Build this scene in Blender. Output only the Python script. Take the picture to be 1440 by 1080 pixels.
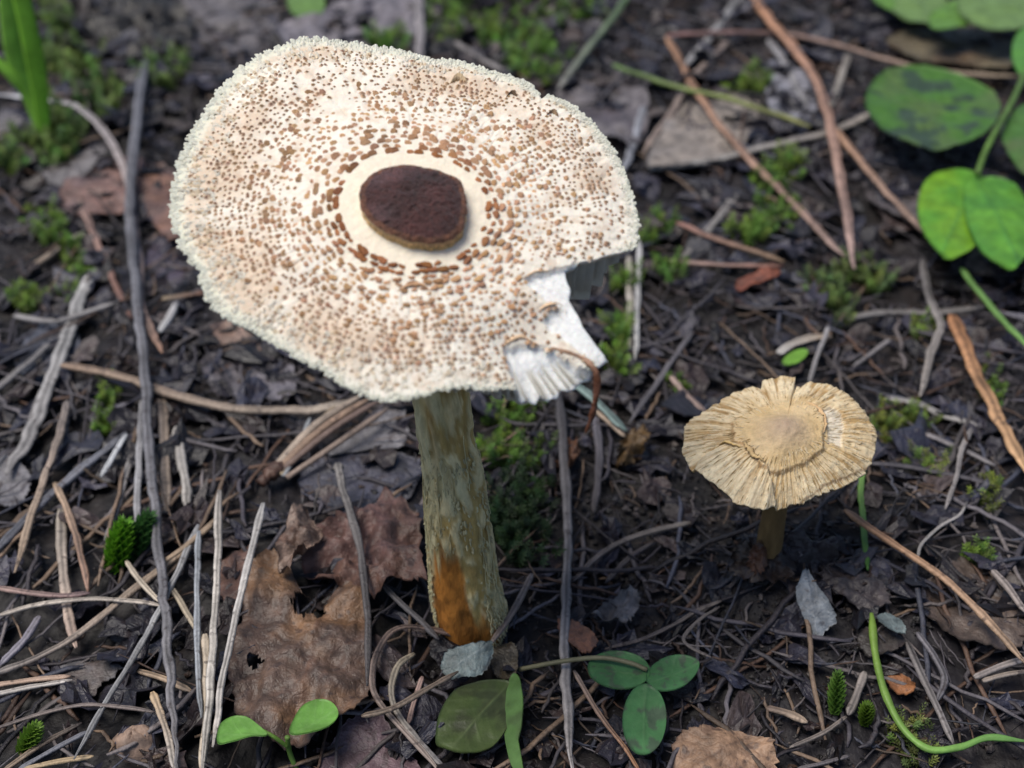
import bpy, math, random
import numpy as np
from mathutils import Matrix, Vector

# ------------------------------------------------------------------ scene, camera, light
for o in list(bpy.data.objects):
    bpy.data.objects.remove(o)
scene = bpy.context.scene
COL = scene.collection
CM = 0.01                                   # everything below is authored in centimetres

CAM_H, PITCH, FPX = 17.4, math.radians(38), 1700.0      # height (cm), pitch down, focal length in photo pixels
cam_d = bpy.data.cameras.new('camera')
cam = bpy.data.objects.new('camera', cam_d)
COL.objects.link(cam)
cam.location = (0, 0, CAM_H * CM)
cam.rotation_euler = (math.pi / 2 - PITCH, 0, 0)
cam_d.sensor_width = 36.0
cam_d.lens = 36.0 * FPX / 1440.0
cam_d.clip_start, cam_d.clip_end = 0.005, 500.0
cam_d.dof.use_dof = True
cam_d.dof.focus_distance = 0.199
cam_d.dof.aperture_fstop = 16.5
scene.camera = cam

SUN_TO = Vector((-0.36, -0.02, 0.93)).normalized()       # direction towards the bright gap in the canopy
SUN_EL = math.asin(SUN_TO.z)
SUN_AZ = math.atan2(SUN_TO.x, SUN_TO.y)
world = bpy.data.worlds.new('World')
scene.world = world
world.use_nodes = True
wn = world.node_tree
bg = wn.nodes['Background']
sky = wn.nodes.new('ShaderNodeTexSky')
sky.sky_type = 'NISHITA'
sky.sun_disc = False
sky.sun_elevation = SUN_EL
sky.sun_rotation = SUN_AZ
sky.air_density = 0.8
sky.dust_density = 1.5
sky.ozone_density = 1.0
wn.links.new(sky.outputs[0], bg.inputs[0])
bg.inputs[1].default_value = 0.05
sun_d = bpy.data.lights.new('sun', 'SUN')
sun_d.energy = 1.5
sun_d.angle = math.radians(36)
sun_d.color = (1.0, 0.94, 0.86)
sun = bpy.data.objects.new('sun', sun_d)
COL.objects.link(sun)
sun.location = SUN_TO * 3
sun.rotation_euler = SUN_TO.to_track_quat('Z', 'Y').to_euler()
scene.view_settings.view_transform = 'Standard'
scene.view_settings.look = 'None'
scene.view_settings.gamma = 1.0
scene.view_settings.use_curve_mapping = False
scene.view_settings.exposure = 1.2

rnd = random.Random(7)
nr = np.random.RandomState(11)

# ------------------------------------------------------------------ numeric helpers
def _hash(ix, iy, s):
    n = (ix.astype(np.int64) * 374761393 + iy.astype(np.int64) * 668265263 + s * 974711) & 0x7fffffff
    n = ((n ^ (n >> 13)) * 1274126177) & 0x7fffffff
    n = ((n ^ (n >> 16)) * 60493) & 0x7fffffff
    return (n & 0xffff) / 65535.0

def vn(x, y, s=0):
    x = np.asarray(x, float); y = np.asarray(y, float)
    ix, iy = np.floor(x), np.floor(y)
    fx, fy = x - ix, y - iy
    fx, fy = fx * fx * (3 - 2 * fx), fy * fy * (3 - 2 * fy)
    a, b = _hash(ix, iy, s), _hash(ix + 1, iy, s)
    c, d = _hash(ix, iy + 1, s), _hash(ix + 1, iy + 1, s)
    return ((a * (1 - fx) + b * fx) * (1 - fy) + (c * (1 - fx) + d * fx) * fy) * 2 - 1

def fbm(x, y, s=0, o=4):
    r, a = 0, 0.5
    for i in range(o):
        r = r + a * vn(np.asarray(x) * 2 ** i + 17.3 * i, np.asarray(y) * 2 ** i - 9.1 * i, s + i)
        a *= 0.5
    return r

def smooth(e0, e1, x):
    t = np.clip((np.asarray(x, float) - e0) / (e1 - e0), 0, 1)
    return t * t * (3 - 2 * t)

FWD = np.array([0, math.cos(PITCH), -math.sin(PITCH)])
UP = np.array([0, math.sin(PITCH), math.cos(PITCH)])
RIGHT = np.array([1.0, 0, 0])
EYE = np.array([0, 0, CAM_H])

def ray(u, v):
    return FWD + RIGHT * ((u - 720) / FPX) + UP * ((540 - v) / FPX)

def gs(x, y):                                # smooth lie of the forest floor
    x = np.asarray(x, float); y = np.asarray(y, float)
    return 0.45 * vn(x / 5.5, y / 5.5, 3) + 0.22 * vn(x / 2.3, y / 2.3, 5) - 0.25 * np.exp(-((x - 2) ** 2 + (y - 16) ** 2) / 9) + 0.5 * np.exp(-((x - 4.9) ** 2 + (y - 15.9) ** 2) / 0.6)

def gfine(x, y):
    return gs(x, y) + 0.16 * fbm(x / 0.7, y / 0.7, 21, 4) + 0.05 * vn(x / 0.16, y / 0.16, 31)

def P(u, v, off=0.0):                        # point of the forest floor (plus a lift) seen at photo pixel u, v
    d = ray(u, v)
    t = -CAM_H / d[2]
    for _ in range(12):
        p = EYE + t * d
        t = (float(gs(p[0], p[1])) + off - CAM_H) / d[2]
    return EYE + t * d

def depth_of(p):
    return float(np.dot(np.asarray(p) - EYE, FWD))

def plane_hit(u, v, o, n):
    d = ray(u, v)
    return EYE + d * (np.dot(o - EYE, n) / np.dot(d, n))

def spline(pts, n, closed=False):
    pts = np.asarray(pts, float)
    if len(pts) == 2 and not closed:
        t = np.linspace(0, 1, n)[:, None]
        return pts[0] * (1 - t) + pts[1] * t
    if closed:
        Q = np.vstack([pts[-1:], pts, pts[:2]])
        segs = len(pts)
    else:
        Q = np.vstack([2 * pts[0] - pts[1], pts, 2 * pts[-1] - pts[-2]])
        segs = len(pts) - 1
    out = []
    for k in np.linspace(0, segs, n, endpoint=not closed):
        i = min(int(k), segs - 1)
        t = k - i
        p0, p1, p2, p3 = Q[i:i + 4]
        out.append(0.5 * (2 * p1 + (p2 - p0) * t + (2 * p0 - 5 * p1 + 4 * p2 - p3) * t * t + (3 * p1 - p0 - 3 * p2 + p3) * t ** 3))
    return np.array(out)

def inpoly(px, py, poly):
    px = np.asarray(px, float); py = np.asarray(py, float)
    r = np.zeros(px.shape, bool)
    n = len(poly)
    for i in range(n):
        x1, y1 = poly[i]; x2, y2 = poly[(i + 1) % n]
        c = (y1 > py) != (y2 > py)
        with np.errstate(divide='ignore', invalid='ignore'):
            r ^= c & (px < (x2 - x1) * (py - y1) / (y2 - y1 + 1e-12) + x1)
    return r

def C3(c):
    return np.array(c, float)

# ------------------------------------------------------------------ materials
def make_mat(name, src='attr', rgb=(0.5, 0.5, 0.5), rough=0.6, nscale=400, namt=0.35, bump=0.3, bscale=900,
             spots=0.0, spot_scale=900, spot_col=(0.03, 0.02, 0.02), sss=0.0, sss_rgb=(1, 0.6, 0.4), transl=0.0, spec=0.4, stretch=None, sheen=0.0):
    m = bpy.data.materials.new(name)
    m.use_nodes = True
    nt = m.node_tree
    N, L = nt.nodes, nt.links
    b = N['Principled BSDF']
    if src == 'attr':
        a = N.new('ShaderNodeAttribute'); a.attribute_name = 'Col'; col = a.outputs['Color']
    elif src == 'obj':
        a = N.new('ShaderNodeObjectInfo'); col = a.outputs['Color']
    else:
        a = N.new('ShaderNodeRGB'); a.outputs[0].default_value = (*rgb, 1); col = a.outputs[0]
    tc = N.new('ShaderNodeTexCoord')
    vec = tc.outputs['Object']
    if stretch:
        mp = N.new('ShaderNodeMapping'); mp.inputs['Scale'].default_value = stretch
        L.new(vec, mp.inputs[0]); vec = mp.outputs[0]
    n1 = N.new('ShaderNodeTexNoise'); n1.inputs['Scale'].default_value = nscale; n1.inputs['Detail'].default_value = 6
    n1.inputs['Roughness'].default_value = 0.65
    L.new(vec, n1.inputs['Vector'])
    mr = N.new('ShaderNodeMapRange')
    mr.inputs[1].default_value = 0.3; mr.inputs[2].default_value = 0.7
    mr.inputs[3].default_value = 1 - namt; mr.inputs[4].default_value = 1 + namt
    L.new(n1.outputs['Fac'], mr.inputs[0])
    mul = N.new('ShaderNodeMix'); mul.data_type = 'RGBA'; mul.blend_type = 'MULTIPLY'; mul.inputs[0].default_value = 1
    L.new(col, mul.inputs[6]); L.new(mr.outputs[0], mul.inputs[7])
    out = mul.outputs[2]
    if spots > 0:
        ns = N.new('ShaderNodeTexNoise'); ns.inputs['Scale'].default_value = spot_scale; ns.inputs['Detail'].default_value = 3
        L.new(tc.outputs['Object'], ns.inputs['Vector'])
        sr = N.new('ShaderNodeMapRange'); sr.inputs[1].default_value = 0.60; sr.inputs[2].default_value = 0.68
        sr.inputs[4].default_value = spots
        L.new(ns.outputs['Fac'], sr.inputs[0])
        mx = N.new('ShaderNodeMix'); mx.data_type = 'RGBA'
        L.new(sr.outputs[0], mx.inputs[0]); L.new(out, mx.inputs[6]); mx.inputs[7].default_value = (*spot_col, 1)
        out = mx.outputs[2]
    L.new(out, b.inputs['Base Color'])
    b.inputs['Roughness'].default_value = rough
    b.inputs['Specular IOR Level'].default_value = spec
    if sheen:
        b.inputs['Sheen Weight'].default_value = sheen
        b.inputs['Sheen Roughness'].default_value = 0.5
    if sss:
        b.inputs['Subsurface Weight'].default_value = sss
        b.inputs['Subsurface Radius'].default_value = sss_rgb
        b.inputs['Subsurface Scale'].default_value = 0.0012
    if bump:
        n2 = N.new('ShaderNodeTexNoise'); n2.inputs['Scale'].default_value = bscale; n2.inputs['Detail'].default_value = 5
        L.new(vec, n2.inputs['Vector'])
        bp = N.new('ShaderNodeBump'); bp.inputs['Strength'].default_value = bump; bp.inputs['Distance'].default_value = 0.0006
        L.new(n2.outputs['Fac'], bp.inputs['Height']); L.new(bp.outputs[0], b.inputs['Normal'])
    if bump >= 1.0:
        vo = N.new('ShaderNodeTexVoronoi'); vo.feature = 'DISTANCE_TO_EDGE'; vo.inputs['Scale'].default_value = 650
        L.new(tc.outputs['Object'], vo.inputs['Vector'])
        b2 = N.new('ShaderNodeBump'); b2.inputs['Strength'].default_value = 0.22; b2.inputs['Distance'].default_value = 0.0003
        vr = N.new('ShaderNodeMapRange'); vr.inputs[2].default_value = 0.12
        L.new(vo.outputs['Distance'], vr.inputs[0]); L.new(vr.outputs[0], b2.inputs['Height'])
        L.new(bp.outputs[0], b2.inputs['Normal']); L.new(b2.outputs[0], b.inputs['Normal'])
    if transl:
        tr = N.new('ShaderNodeBsdfTranslucent'); L.new(out, tr.inputs[0])
        ms = N.new('ShaderNodeMixShader'); ms.inputs[0].default_value = transl
        L.new(b.outputs[0], ms.inputs[1]); L.new(tr.outputs[0], ms.inputs[2])
        L.new(ms.outputs[0], N['Material Output'].inputs[0])
    return m

M = dict(
    soil=make_mat('soil', rough=0.6, nscale=180, namt=0.6, bump=0.9, bscale=500, spec=0.35),
    needle=make_mat('dry_needle', rough=0.55, nscale=350, namt=0.35, bump=0.5, bscale=1500, spots=0.6, spot_scale=750),
    needle_obj=make_mat('dry_needle_plain', src='obj', rough=0.55, nscale=350, namt=0.4, bump=0.5, bscale=1500, spots=0.6, spot_scale=700),
    dead=make_mat('dead_leaf', rough=0.5, nscale=320, namt=0.6, bump=1.0, bscale=600, spots=0.6, spot_scale=420, spec=0.5),
    dead_obj=make_mat('dead_leaf_plain', src='obj', rough=0.45, nscale=300, namt=0.7, bump=1.0, bscale=500, spots=0.5, spot_scale=350, stretch=(0.35, 1.2, 1), spec=0.5),
    green=make_mat('green_leaf', rough=0.42, nscale=250, namt=0.22, bump=0.25, bscale=900, transl=0.25, spec=0.35),
    moss=make_mat('moss_leaf', rough=0.5, nscale=200, namt=0.35, bump=0, transl=0.3),
    cap=make_mat('cap_skin', rough=0.75, nscale=700, namt=0.10, bump=0.45, bscale=1300, sss=0.25, spec=0.2),
    scale=make_mat('cap_scale', rough=0.8, nscale=900, namt=0.3, bump=0.5, bscale=2000, spec=0.15),
    scale_obj=make_mat('cap_scale_plain', src='obj', rough=0.8, nscale=1500, namt=0.35, bump=0.5, bscale=2000, spec=0.15),
    gill=make_mat('gill', src='rgb', rgb=(0.82, 0.80, 0.74), rough=0.6, nscale=300, namt=0.08, bump=0.1, transl=0.6, spec=0.2),
    disc=make_mat('velvet_disc', rough=0.5, nscale=2600, namt=0.75, bump=0.9, bscale=2600, spec=0.3, sheen=0.15),
    stem=make_mat('stem_skin', rough=0.75, nscale=500, namt=0.3, bump=0.9, bscale=800, stretch=(1, 1, 0.35), spec=0.25, sss=0.1),
    straw=make_mat('straw_cap', rough=0.6, nscale=900, namt=0.18, bump=0.5, bscale=1400, spec=0.3, sss=0.15),
)

# ------------------------------------------------------------------ object helpers
def mesh_of(name, verts, faces, mat, cols=None, origin=(0, 0, 0), shade=True):
    me = bpy.data.meshes.new(name)
    v = (np.asarray(verts, float) - np.asarray(origin, float)) * CM
    me.from_pydata(v.tolist(), [], [tuple(int(i) for i in f) for f in faces])
    if cols is not None:
        a = me.color_attributes.new('Col', 'FLOAT_COLOR', 'POINT')
        c = np.ones((len(v), 4)); c[:, :3] = np.clip(np.broadcast_to(cols, (len(v), 3)), 0, 1)
        a.data.foreach_set('color', c.ravel())
    if mat:
        me.materials.append(mat)
    if shade:
        me.polygons.foreach_set('use_smooth', [True] * len(me.polygons))
    me.update()
    return me

def tag(o, label=None, cat=None, group=None, kind=None):
    if label: o['label'] = label
    if cat: o['category'] = cat
    if group: o['group'] = group
    if kind: o['kind'] = kind
    return o

def base_of(verts):
    v = np.asarray(verts)
    return np.array([v[:, 0].mean(), v[:, 1].mean(), v[:, 2].min()])

def top(name, verts, faces, mat, cols=None, label=None, cat=None, group=None, kind=None, shade=True):
    o0 = base_of(verts)
    o = bpy.data.objects.new(name, mesh_of(name, verts, faces, mat, cols, o0, shade))
    o.location = o0 * CM
    COL.objects.link(o)
    return tag(o, label, cat, group, kind)

def root(name, loc, label, cat, group=None):
    o = bpy.data.objects.new(name, None)
    o.empty_display_size = 0.01
    o.location = np.asarray(loc) * CM
    COL.objects.link(o)
    o['origin_cm'] = 0
    del o['origin_cm']
    return tag(o, label, cat, group)

def part(name, verts, faces, mat, parent, base, cols=None, shade=True, kind=None, label=None):
    """base: the thing's origin in cm (all ancestors are only translated)"""
    o = bpy.data.objects.new(name, mesh_of(name, verts, faces, mat, cols, base, shade))
    COL.objects.link(o)
    o.parent = parent
    return tag(o, label=label, kind=kind)

def tube(pts, radii, sides=7, flat=1.0, phase=0.0, updir=None, prof=None):
    pts = np.asarray(pts, float); n = len(pts)
    radii = np.broadcast_to(np.asarray(radii, float), (n,))
    T = np.gradient(pts, axis=0)
    T /= np.linalg.norm(T, axis=1)[:, None] + 1e-9
    u0 = np.array([0, 0, 1.0]) if updir is None else np.asarray(updir, float)
    V, F = [], []
    for i in range(n):
        s = np.cross(T[i], u0)
        if np.linalg.norm(s) < 1e-3: s = np.cross(T[i], [0, 1, 0.01])
        s /= np.linalg.norm(s); w = np.cross(s, T[i])
        for k in range(sides):
            a = 2 * math.pi * k / sides + phase
            rk = radii[i] * (1 if prof is None else prof[k])
            V.append(pts[i] + s * math.cos(a) * rk + w * math.sin(a) * rk * flat)
    for i in range(n - 1):
        for k in range(sides):
            k2 = (k + 1) % sides
            F.append((i * sides + k, i * sides + k2, (i + 1) * sides + k2, (i + 1) * sides + k))
    V.append(pts[0]); V.append(pts[-1])
    a, b = len(V) - 2, len(V) - 1
    for k in range(sides):
        k2 = (k + 1) % sides
        F.append((a, k2, k)); F.append((b, (n - 1) * sides + k, (n - 1) * sides + k2))
    return np.array(V), F

class Bag:                                   # collects many small pieces into one mesh (kind stuff)
    def __init__(s): s.V, s.F, s.C, s.n = [], [], [], 0
    def add(s, V, F, C):
        V = np.asarray(V, float)
        s.V.append(V); s.F += [tuple(i + s.n for i in f) for f in F]
        s.C.append(np.broadcast_to(np.asarray(C, float), (len(V), 3))); s.n += len(V)
    def out(s): return np.vstack(s.V), s.F, np.vstack(s.C)

# ------------------------------------------------------------------ ground
def grade(lo, hi, step, far):
    c = list(np.arange(lo, hi + 1e-6, step)); d = step; a, b = lo, hi
    L_, R_ = [], []
    while a > -far or b < far:
        d *= 1.35
        a -= d; b += d; L_.append(a); R_.append(b)
    return np.array(L_[::-1] + c + R_)

gx, gy = grade(-24, 24, 0.13, 3000), grade(8, 56, 0.13, 3000)
X, Y = np.meshgrid(gx, gy)
Z = gfine(X, Y)
far_fade = smooth(60, 200, np.hypot(X, Y - 25))
Z = Z * (1 - far_fade) - 0.1 * far_fade
nx, ny = len(gx), len(gy)
idx = np.arange(nx * ny).reshape(ny, nx)
gf = np.stack([idx[:-1, :-1], idx[:-1, 1:], idx[1:, 1:], idx[1:, :-1]], -1).reshape(-1, 4)
gv = np.stack([X, Y, Z], -1).reshape(-1, 3)
w1 = smooth(-0.2, 0.35, fbm(X / 3, Y / 3, 41)).reshape(-1, 1)
w2 = smooth(0.0, 0.4, fbm(X / 0.5, Y / 0.5, 43)).reshape(-1, 1)
gc = C3((0.007, 0.006, 0.0065)) * (1 - w1) + C3((0.017, 0.015, 0.018)) * w1
gc = gc * (1 - 0.5 * w2) + C3((0.022, 0.016, 0.014)) * 0.5 * w2
me = bpy.data.meshes.new('ground')
me.vertices.add(len(gv)); me.vertices.foreach_set('co', (gv * CM).ravel())
me.loops.add(gf.size); me.loops.foreach_set('vertex_index', gf.ravel().astype(np.int32))
me.polygons.add(len(gf)); me.polygons.foreach_set('loop_start', np.arange(0, gf.size, 4, dtype=np.int32))
me.polygons.foreach_set('use_smooth', [True] * len(gf))
me.update(calc_edges=True); me.validate()
ca = me.color_attributes.new('Col', 'FLOAT_COLOR', 'POINT')
cc = np.ones((len(gv), 4)); cc[:, :3] = gc; ca.data.foreach_set('color', cc.ravel())
me.materials.append(M['soil'])
ground = bpy.data.objects.new('ground', me); COL.objects.link(ground)
tag(ground, 'dark damp forest soil under the litter', kind='structure')

# ------------------------------------------------------------------ the large scaly mushroom
BASE = P(660, 893, 0.0)
CAP_O = EYE + 17.0 * ray(582, 296)
tilt, side = math.radians(20), math.radians(2)
CN = np.array([math.sin(side), -math.sin(tilt), math.cos(tilt)]); CN /= np.linalg.norm(CN)
E1 = np.cross([0, 1.0, 0.2], CN); E1 /= np.linalg.norm(E1)
E2 = np.cross(CN, E1)

def cap_uv(u, v, h):                         # photo pixel -> cap-plane coordinates at height h above the cap plane
    q = plane_hit(u, v, CAP_O + CN * h, CN) - CAP_O
    return np.array([np.dot(q, E1), np.dot(q, E2)])

RIM = [(244, 300), (245, 267), (257, 225), (272, 190), (302, 142), (332, 105), (365, 80), (395, 67), (425, 57), (445, 54), (472, 60), (507, 63),
       (545, 70), (580, 78), (605, 84), (660, 90), (710, 107), (745, 118), (757, 132), (762, 140), (772, 134), (805, 150), (827, 167), (847, 192),
       (867, 220), (882, 255), (893, 290), (897, 318), (897, 338), (893, 350), (872, 356), (850, 361), (815, 369), (795, 379), (797, 392), (802, 405),
       (799, 418), (806, 430), (815, 444), (822, 460), (840, 484), (857, 505), (846, 516), (826, 530), (803, 547), (770, 555), (738, 561), (731, 553),
       (710, 550), (665, 545), (625, 547), (590, 556), (560, 562), (520, 559), (482, 541), (445, 515), (407, 496), (370, 470), (332, 450), (312, 440),
       (302, 428), (292, 410), (283, 392), (288, 383), (275, 372), (252, 332)]
ENV = [p for p in RIM if not (735 < p[0] < 896 and p[1] > 345) and p not in ((757, 132), (762, 140), (283, 392), (288, 383))] + [(887, 375), (870, 420), (845, 470), (805, 520), (765, 545)]
TH = np.linspace(-math.pi, math.pi, 721)

def polar(pts):
    a = np.arctan2(pts[:, 1], pts[:, 0]); r = np.hypot(pts[:, 0], pts[:, 1])
    i = np.argsort(a)
    return np.interp(TH, a[i], r[i], period=2 * math.pi)

DROOP0 = 0.34
env = polar(np.array([cap_uv(u, v, -DROOP0) for u, v in ENV]))
env = np.convolve(np.concatenate([env[-13:-1], env, env[1:13]]), np.ones(25) / 25, 'same')[12:-12]

def env_r(th):
    return np.interp(th, TH, env)

def cap_z(th, r):                            # height of the cap's upper surface above its plane
    s = r / env_r(th)
    droop = DROOP0 + 0.30 * np.exp(-((np.asarray(th) + 0.86) / 0.25) ** 2) - 0.13 * np.exp(-((np.asarray(th) + 1.35) / 0.2) ** 2)
    z = -droop * s ** 2.3 + 0.10 * np.exp(-(np.asarray(r) / 1.0) ** 2) + 0.055 * np.exp(-((s - 0.80) / 0.1) ** 2) * np.sin(3 * np.asarray(th) + 1)
    x, y = r * np.cos(th), r * np.sin(th)
    return z + 0.045 * vn(x / 1.1, y / 1.1, 8) + 0.018 * vn(x / 0.35, y / 0.35, 9) * smooth(0.3, 0.5, s)

def solve_cap(u, v, lift=0.0):               # photo pixel -> polar coordinates on the cap's upper surface
    h = -0.2
    for _ in range(8):
        q = cap_uv(u, v, h)
        th, r = math.atan2(q[1], q[0]), math.hypot(*q)
        h = float(cap_z(th, r)) + lift
    return q

rim_pts = np.array([solve_cap(u, v) for u, v in RIM])
rimr = polar(rim_pts) + 0.018 * vn(TH * 19, TH * 0, 5)
rimr = rimr - 0.10 * (0.5 + 0.5 * vn(TH * 30, TH * 0, 44)) * smooth(-1.16, -1.1, TH) * (1 - smooth(-0.72, -0.66, TH))

def rim_r(th):
    return np.interp(th, TH, rimr)

def cap3(x, y, z):
    x, y, z = np.asarray(x, float), np.asarray(y, float), np.asarray(z, float)
    return CAP_O + x[..., None] * E1 + y[..., None] * E2 + z[..., None] * CN

def cap_poly(pts):
    return [tuple(solve_cap(u, v)) for u, v in pts]

BARE = [cap_poly(p) for p in (
    [(738, 392), (752, 385), (772, 384), (790, 376), (815, 366), (812, 400), (812, 425), (830, 448), (815, 446), (797, 434), (785, 430), (770, 428), (758, 412), (742, 402)],
    [(764, 452), (776, 437), (787, 432), (815, 440), (835, 470), (866, 505), (846, 522), (832, 505), (812, 492), (795, 480), (775, 468)],
    [(711, 490), (725, 487), (742, 484), (760, 487), (775, 494), (795, 507), (815, 518), (842, 522), (840, 545), (790, 575), (735, 580), (728, 552), (722, 532), (712, 512)])]

NT, NR = 720, 104
th = np.linspace(-math.pi, math.pi, NT, endpoint=False)
ss = np.linspace(0, 1, NR + 1)[1:] ** 0.9
TT, SS = np.meshgrid(th, ss)
RR = SS * rim_r(TT)
XX, YY = RR * np.cos(TT), RR * np.sin(TT)
bare = np.zeros(XX.shape, bool)
for poly in BARE:
    bare |= inpoly(XX + 0.03 * vn(XX / 0.1, YY / 0.1, 77), YY + 0.03 * vn(XX / 0.1, YY / 0.1, 78), poly)
ZZ = cap_z(TT, RR)
SE = RR / env_r(TT)
# radial creases and cracked relief of the skin
bare3 = inpoly(XX, YY, BARE[2])
FL = bare3 * smooth(0.80, 0.92, SS)
crk = np.abs(fbm(TT * 14, RR * 2.2, 51, 3))
ZZ = ZZ + np.where(bare, -0.06 + 0.02 * vn(TT * 60, RR * 2.0, 12) - 0.045 * FL * (0.5 + 0.5 * np.sin(TT * 105 + 3.0 * vn(TT * 9, RR * 1.5, 4))) - 0.10 * FL * smooth(0.75, 1.0, SS), 0.02 * smooth(0.02, 0.2, crk) * smooth(0.3, 0.6, SE))
cream = C3((0.84, 0.775, 0.66)); tan = C3((0.68, 0.53, 0.39)); ringc = C3((0.82, 0.73, 0.57)); rimc = C3((0.70, 0.68, 0.54)); white = C3((0.88, 0.87, 0.83))
f_t = (smooth(0.55, 0.80, SE) * (1 - smooth(0.93, 0.99, SE)) * smooth(-0.35, 0.3, fbm(XX / 0.9, YY / 0.9, 61) + 0.22 * (-XX * 0.5 - YY * 0.25 - 0.2)))[..., None]
f_m = (smooth(0.30, 0.4, SE) * smooth(0.05, 0.45, fbm(XX / 0.16, YY / 0.16, 66, 3)))[..., None]
f_r = (1 - smooth(1.0, 1.45, RR))[..., None]
f_e = (smooth(0.93, 0.985, SE) * smooth(-1.2, 0.6, -XX * 0.4 + YY * 0.4))[..., None]
cc = cream * np.ones(XX.shape + (1,))
cc = cc * (1 - 0.85 * f_t) + tan * 0.85 * f_t
cc = cc * (1 - 0.55 * f_m) + tan * 0.55 * f_m
cc = cc * (1 - 0.75 * f_r) + ringc * 0.75 * f_r
cc = cc * (1 - f_e) + rimc * f_e
cc = np.where(bare[..., None], white, cc)
topV = cap3(XX, YY, ZZ).reshape(-1, 3)
thick = 0.07 + 0.25 * (1 - SE ** 1.1).clip(0) ** 1.3
SB = ss
botV = cap3(XX * 0.985, YY * 0.985, ZZ - thick).reshape(-1, 3)
V = np.vstack([topV, botV, cap3(0.0, 0.0, float(cap_z(0.0, 1e-4))).reshape(1, 3), cap3(0.0, 0.0, -0.45).reshape(1, 3)])
Cc = np.vstack([cc.reshape(-1, 3), np.broadcast_to(C3((0.78, 0.75, 0.66)), botV.shape), [ringc, cream]])
ii = np.arange(NR * NT).reshape(NR, NT); jj = np.roll(ii, -1, 1); nb = NR * NT
F = np.concatenate([np.stack([ii[:-1], ii[1:], jj[1:], jj[:-1]], -1).reshape(-1, 4),
                    np.stack([ii[:-1], jj[:-1], jj[1:], ii[1:]], -1).reshape(-1, 4) + nb,
                    np.stack([ii[-1], ii[-1] + nb, jj[-1] + nb, jj[-1]], -1)]).tolist()
F += [(2 * nb, int(i), int(j)) for i, j in zip(ii[0], jj[0])]
F += [(2 * nb + 1, int(j) + nb, int(i) + nb) for i, j in zip(ii[0], jj[0])]
mush = root('scaly_mushroom', BASE, 'tall mushroom with torn cream cap, brown scales and dark velvety centre', 'mushroom')
cap = part('cap', V, F, M['cap'], mush, BASE, Cc)

# --- dark velvety disc in the centre
DISC = [(506.5, 285), (508, 261), (521, 246), (543, 235), (574, 231), (596, 235), (622, 241), (647, 253), (653, 271), (655, 301), (650, 322), (637, 334),
        (618, 341), (590, 339), (559, 331), (532, 318), (514, 302)]
dz = 0.20
dp = np.array([solve_cap(u, v, dz) for u, v in DISC])
dc = dp.mean(0)
dth = np.linspace(-math.pi, math.pi, 160, endpoint=False)
da = np.arctan2(dp[:, 1] - dc[1], dp[:, 0] - dc[0]); dr = np.hypot(dp[:, 0] - dc[0], dp[:, 1] - dc[1]); o_ = np.argsort(da)
dR = np.interp(dth, da[o_], dr[o_], period=2 * math.pi) + 0.012 * vn(dth * 14, dth * 0, 2)
V, Cc, F = [], [], []
prof = [(s_, dz + 0.07 * (1 - s_ ** 2)) for s_ in np.linspace(0.04, 0.96, 24)] + [(1.0, dz - 0.01), (1.01, dz - 0.035), (0.985, dz - 0.07), (0.97, dz - 0.13), (0.99, dz - 0.2), (1.06, -0.07)]
for k, (s_, zz) in enumerate(prof):
    x, y = dc[0] + s_ * dR * np.cos(dth), dc[1] + s_ * dR * np.sin(dth)
    hz = cap_z(np.arctan2(y, x), np.hypot(x, y))
    g = 0.020 * vn(x / 0.05, y / 0.05, 4) + 0.014 * vn(x / 0.024, y / 0.024, 6) if k < 24 else 0
    dent = -0.05 * np.exp(-(((x - dc[0] + 0.12) / 0.10) ** 2 + ((y - dc[1] - 0.13) / 0.05) ** 2)) if k < 24 else 0
    V.append(cap3(x, y, hz + zz + g + dent))
    if k < 22: c = C3((0.050, 0.015, 0.013)) * (1 + 0.5 * vn(x / 0.3, y / 0.3, 5))[:, None] + C3((0.035, 0.024, 0.026)) * smooth(-0.1, 0.6, vn(x / 0.5 + 3, y / 0.35, 15))[:, None]
    elif k < 25: c = C3((0.13, 0.05, 0.025)) * (1 + 0.5 * vn(x / 0.06, y / 0.06, 5))[:, None]
    elif k < 27: c = C3((0.55, 0.36, 0.18)) * np.ones((160, 1))
    else: c = C3((0.66, 0.43, 0.17)) * (1 + 0.3 * vn(dth * 20, dth * 0, 9))[:, None]
    Cc.append(c)
for k in range(len(prof) - 1):
    for j in range(160):
        j2 = (j + 1) % 160
        F.append((k * 160 + j, k * 160 + j2, (k + 1) * 160 + j2, (k + 1) * 160 + j)[::-1])
F.append(tuple(range(160)))
part('disc', np.vstack(V), F, M['disc'], cap, BASE, np.vstack(Cc), label='dark brown velvety raised centre of the cap')

# --- brown scales: the 300 largest as parts, the rest joined
def cap_frame(x, y):
    e = 0.02
    f = lambda a, b: cap3(a, b, cap_z(math.atan2(b, a), math.hypot(a, b)))
    p = f(x, y); tx = f(x + e, y) - p; ty = f(x, y + e) - p
    n = np.cross(tx, ty); n /= np.linalg.norm(n)
    th_ = math.atan2(y, x)
    rad = tx * math.cos(th_) + ty * math.sin(th_); rad /= np.linalg.norm(rad)
    tan_ = np.cross(n, rad)
    return p, tan_, rad, n

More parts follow.
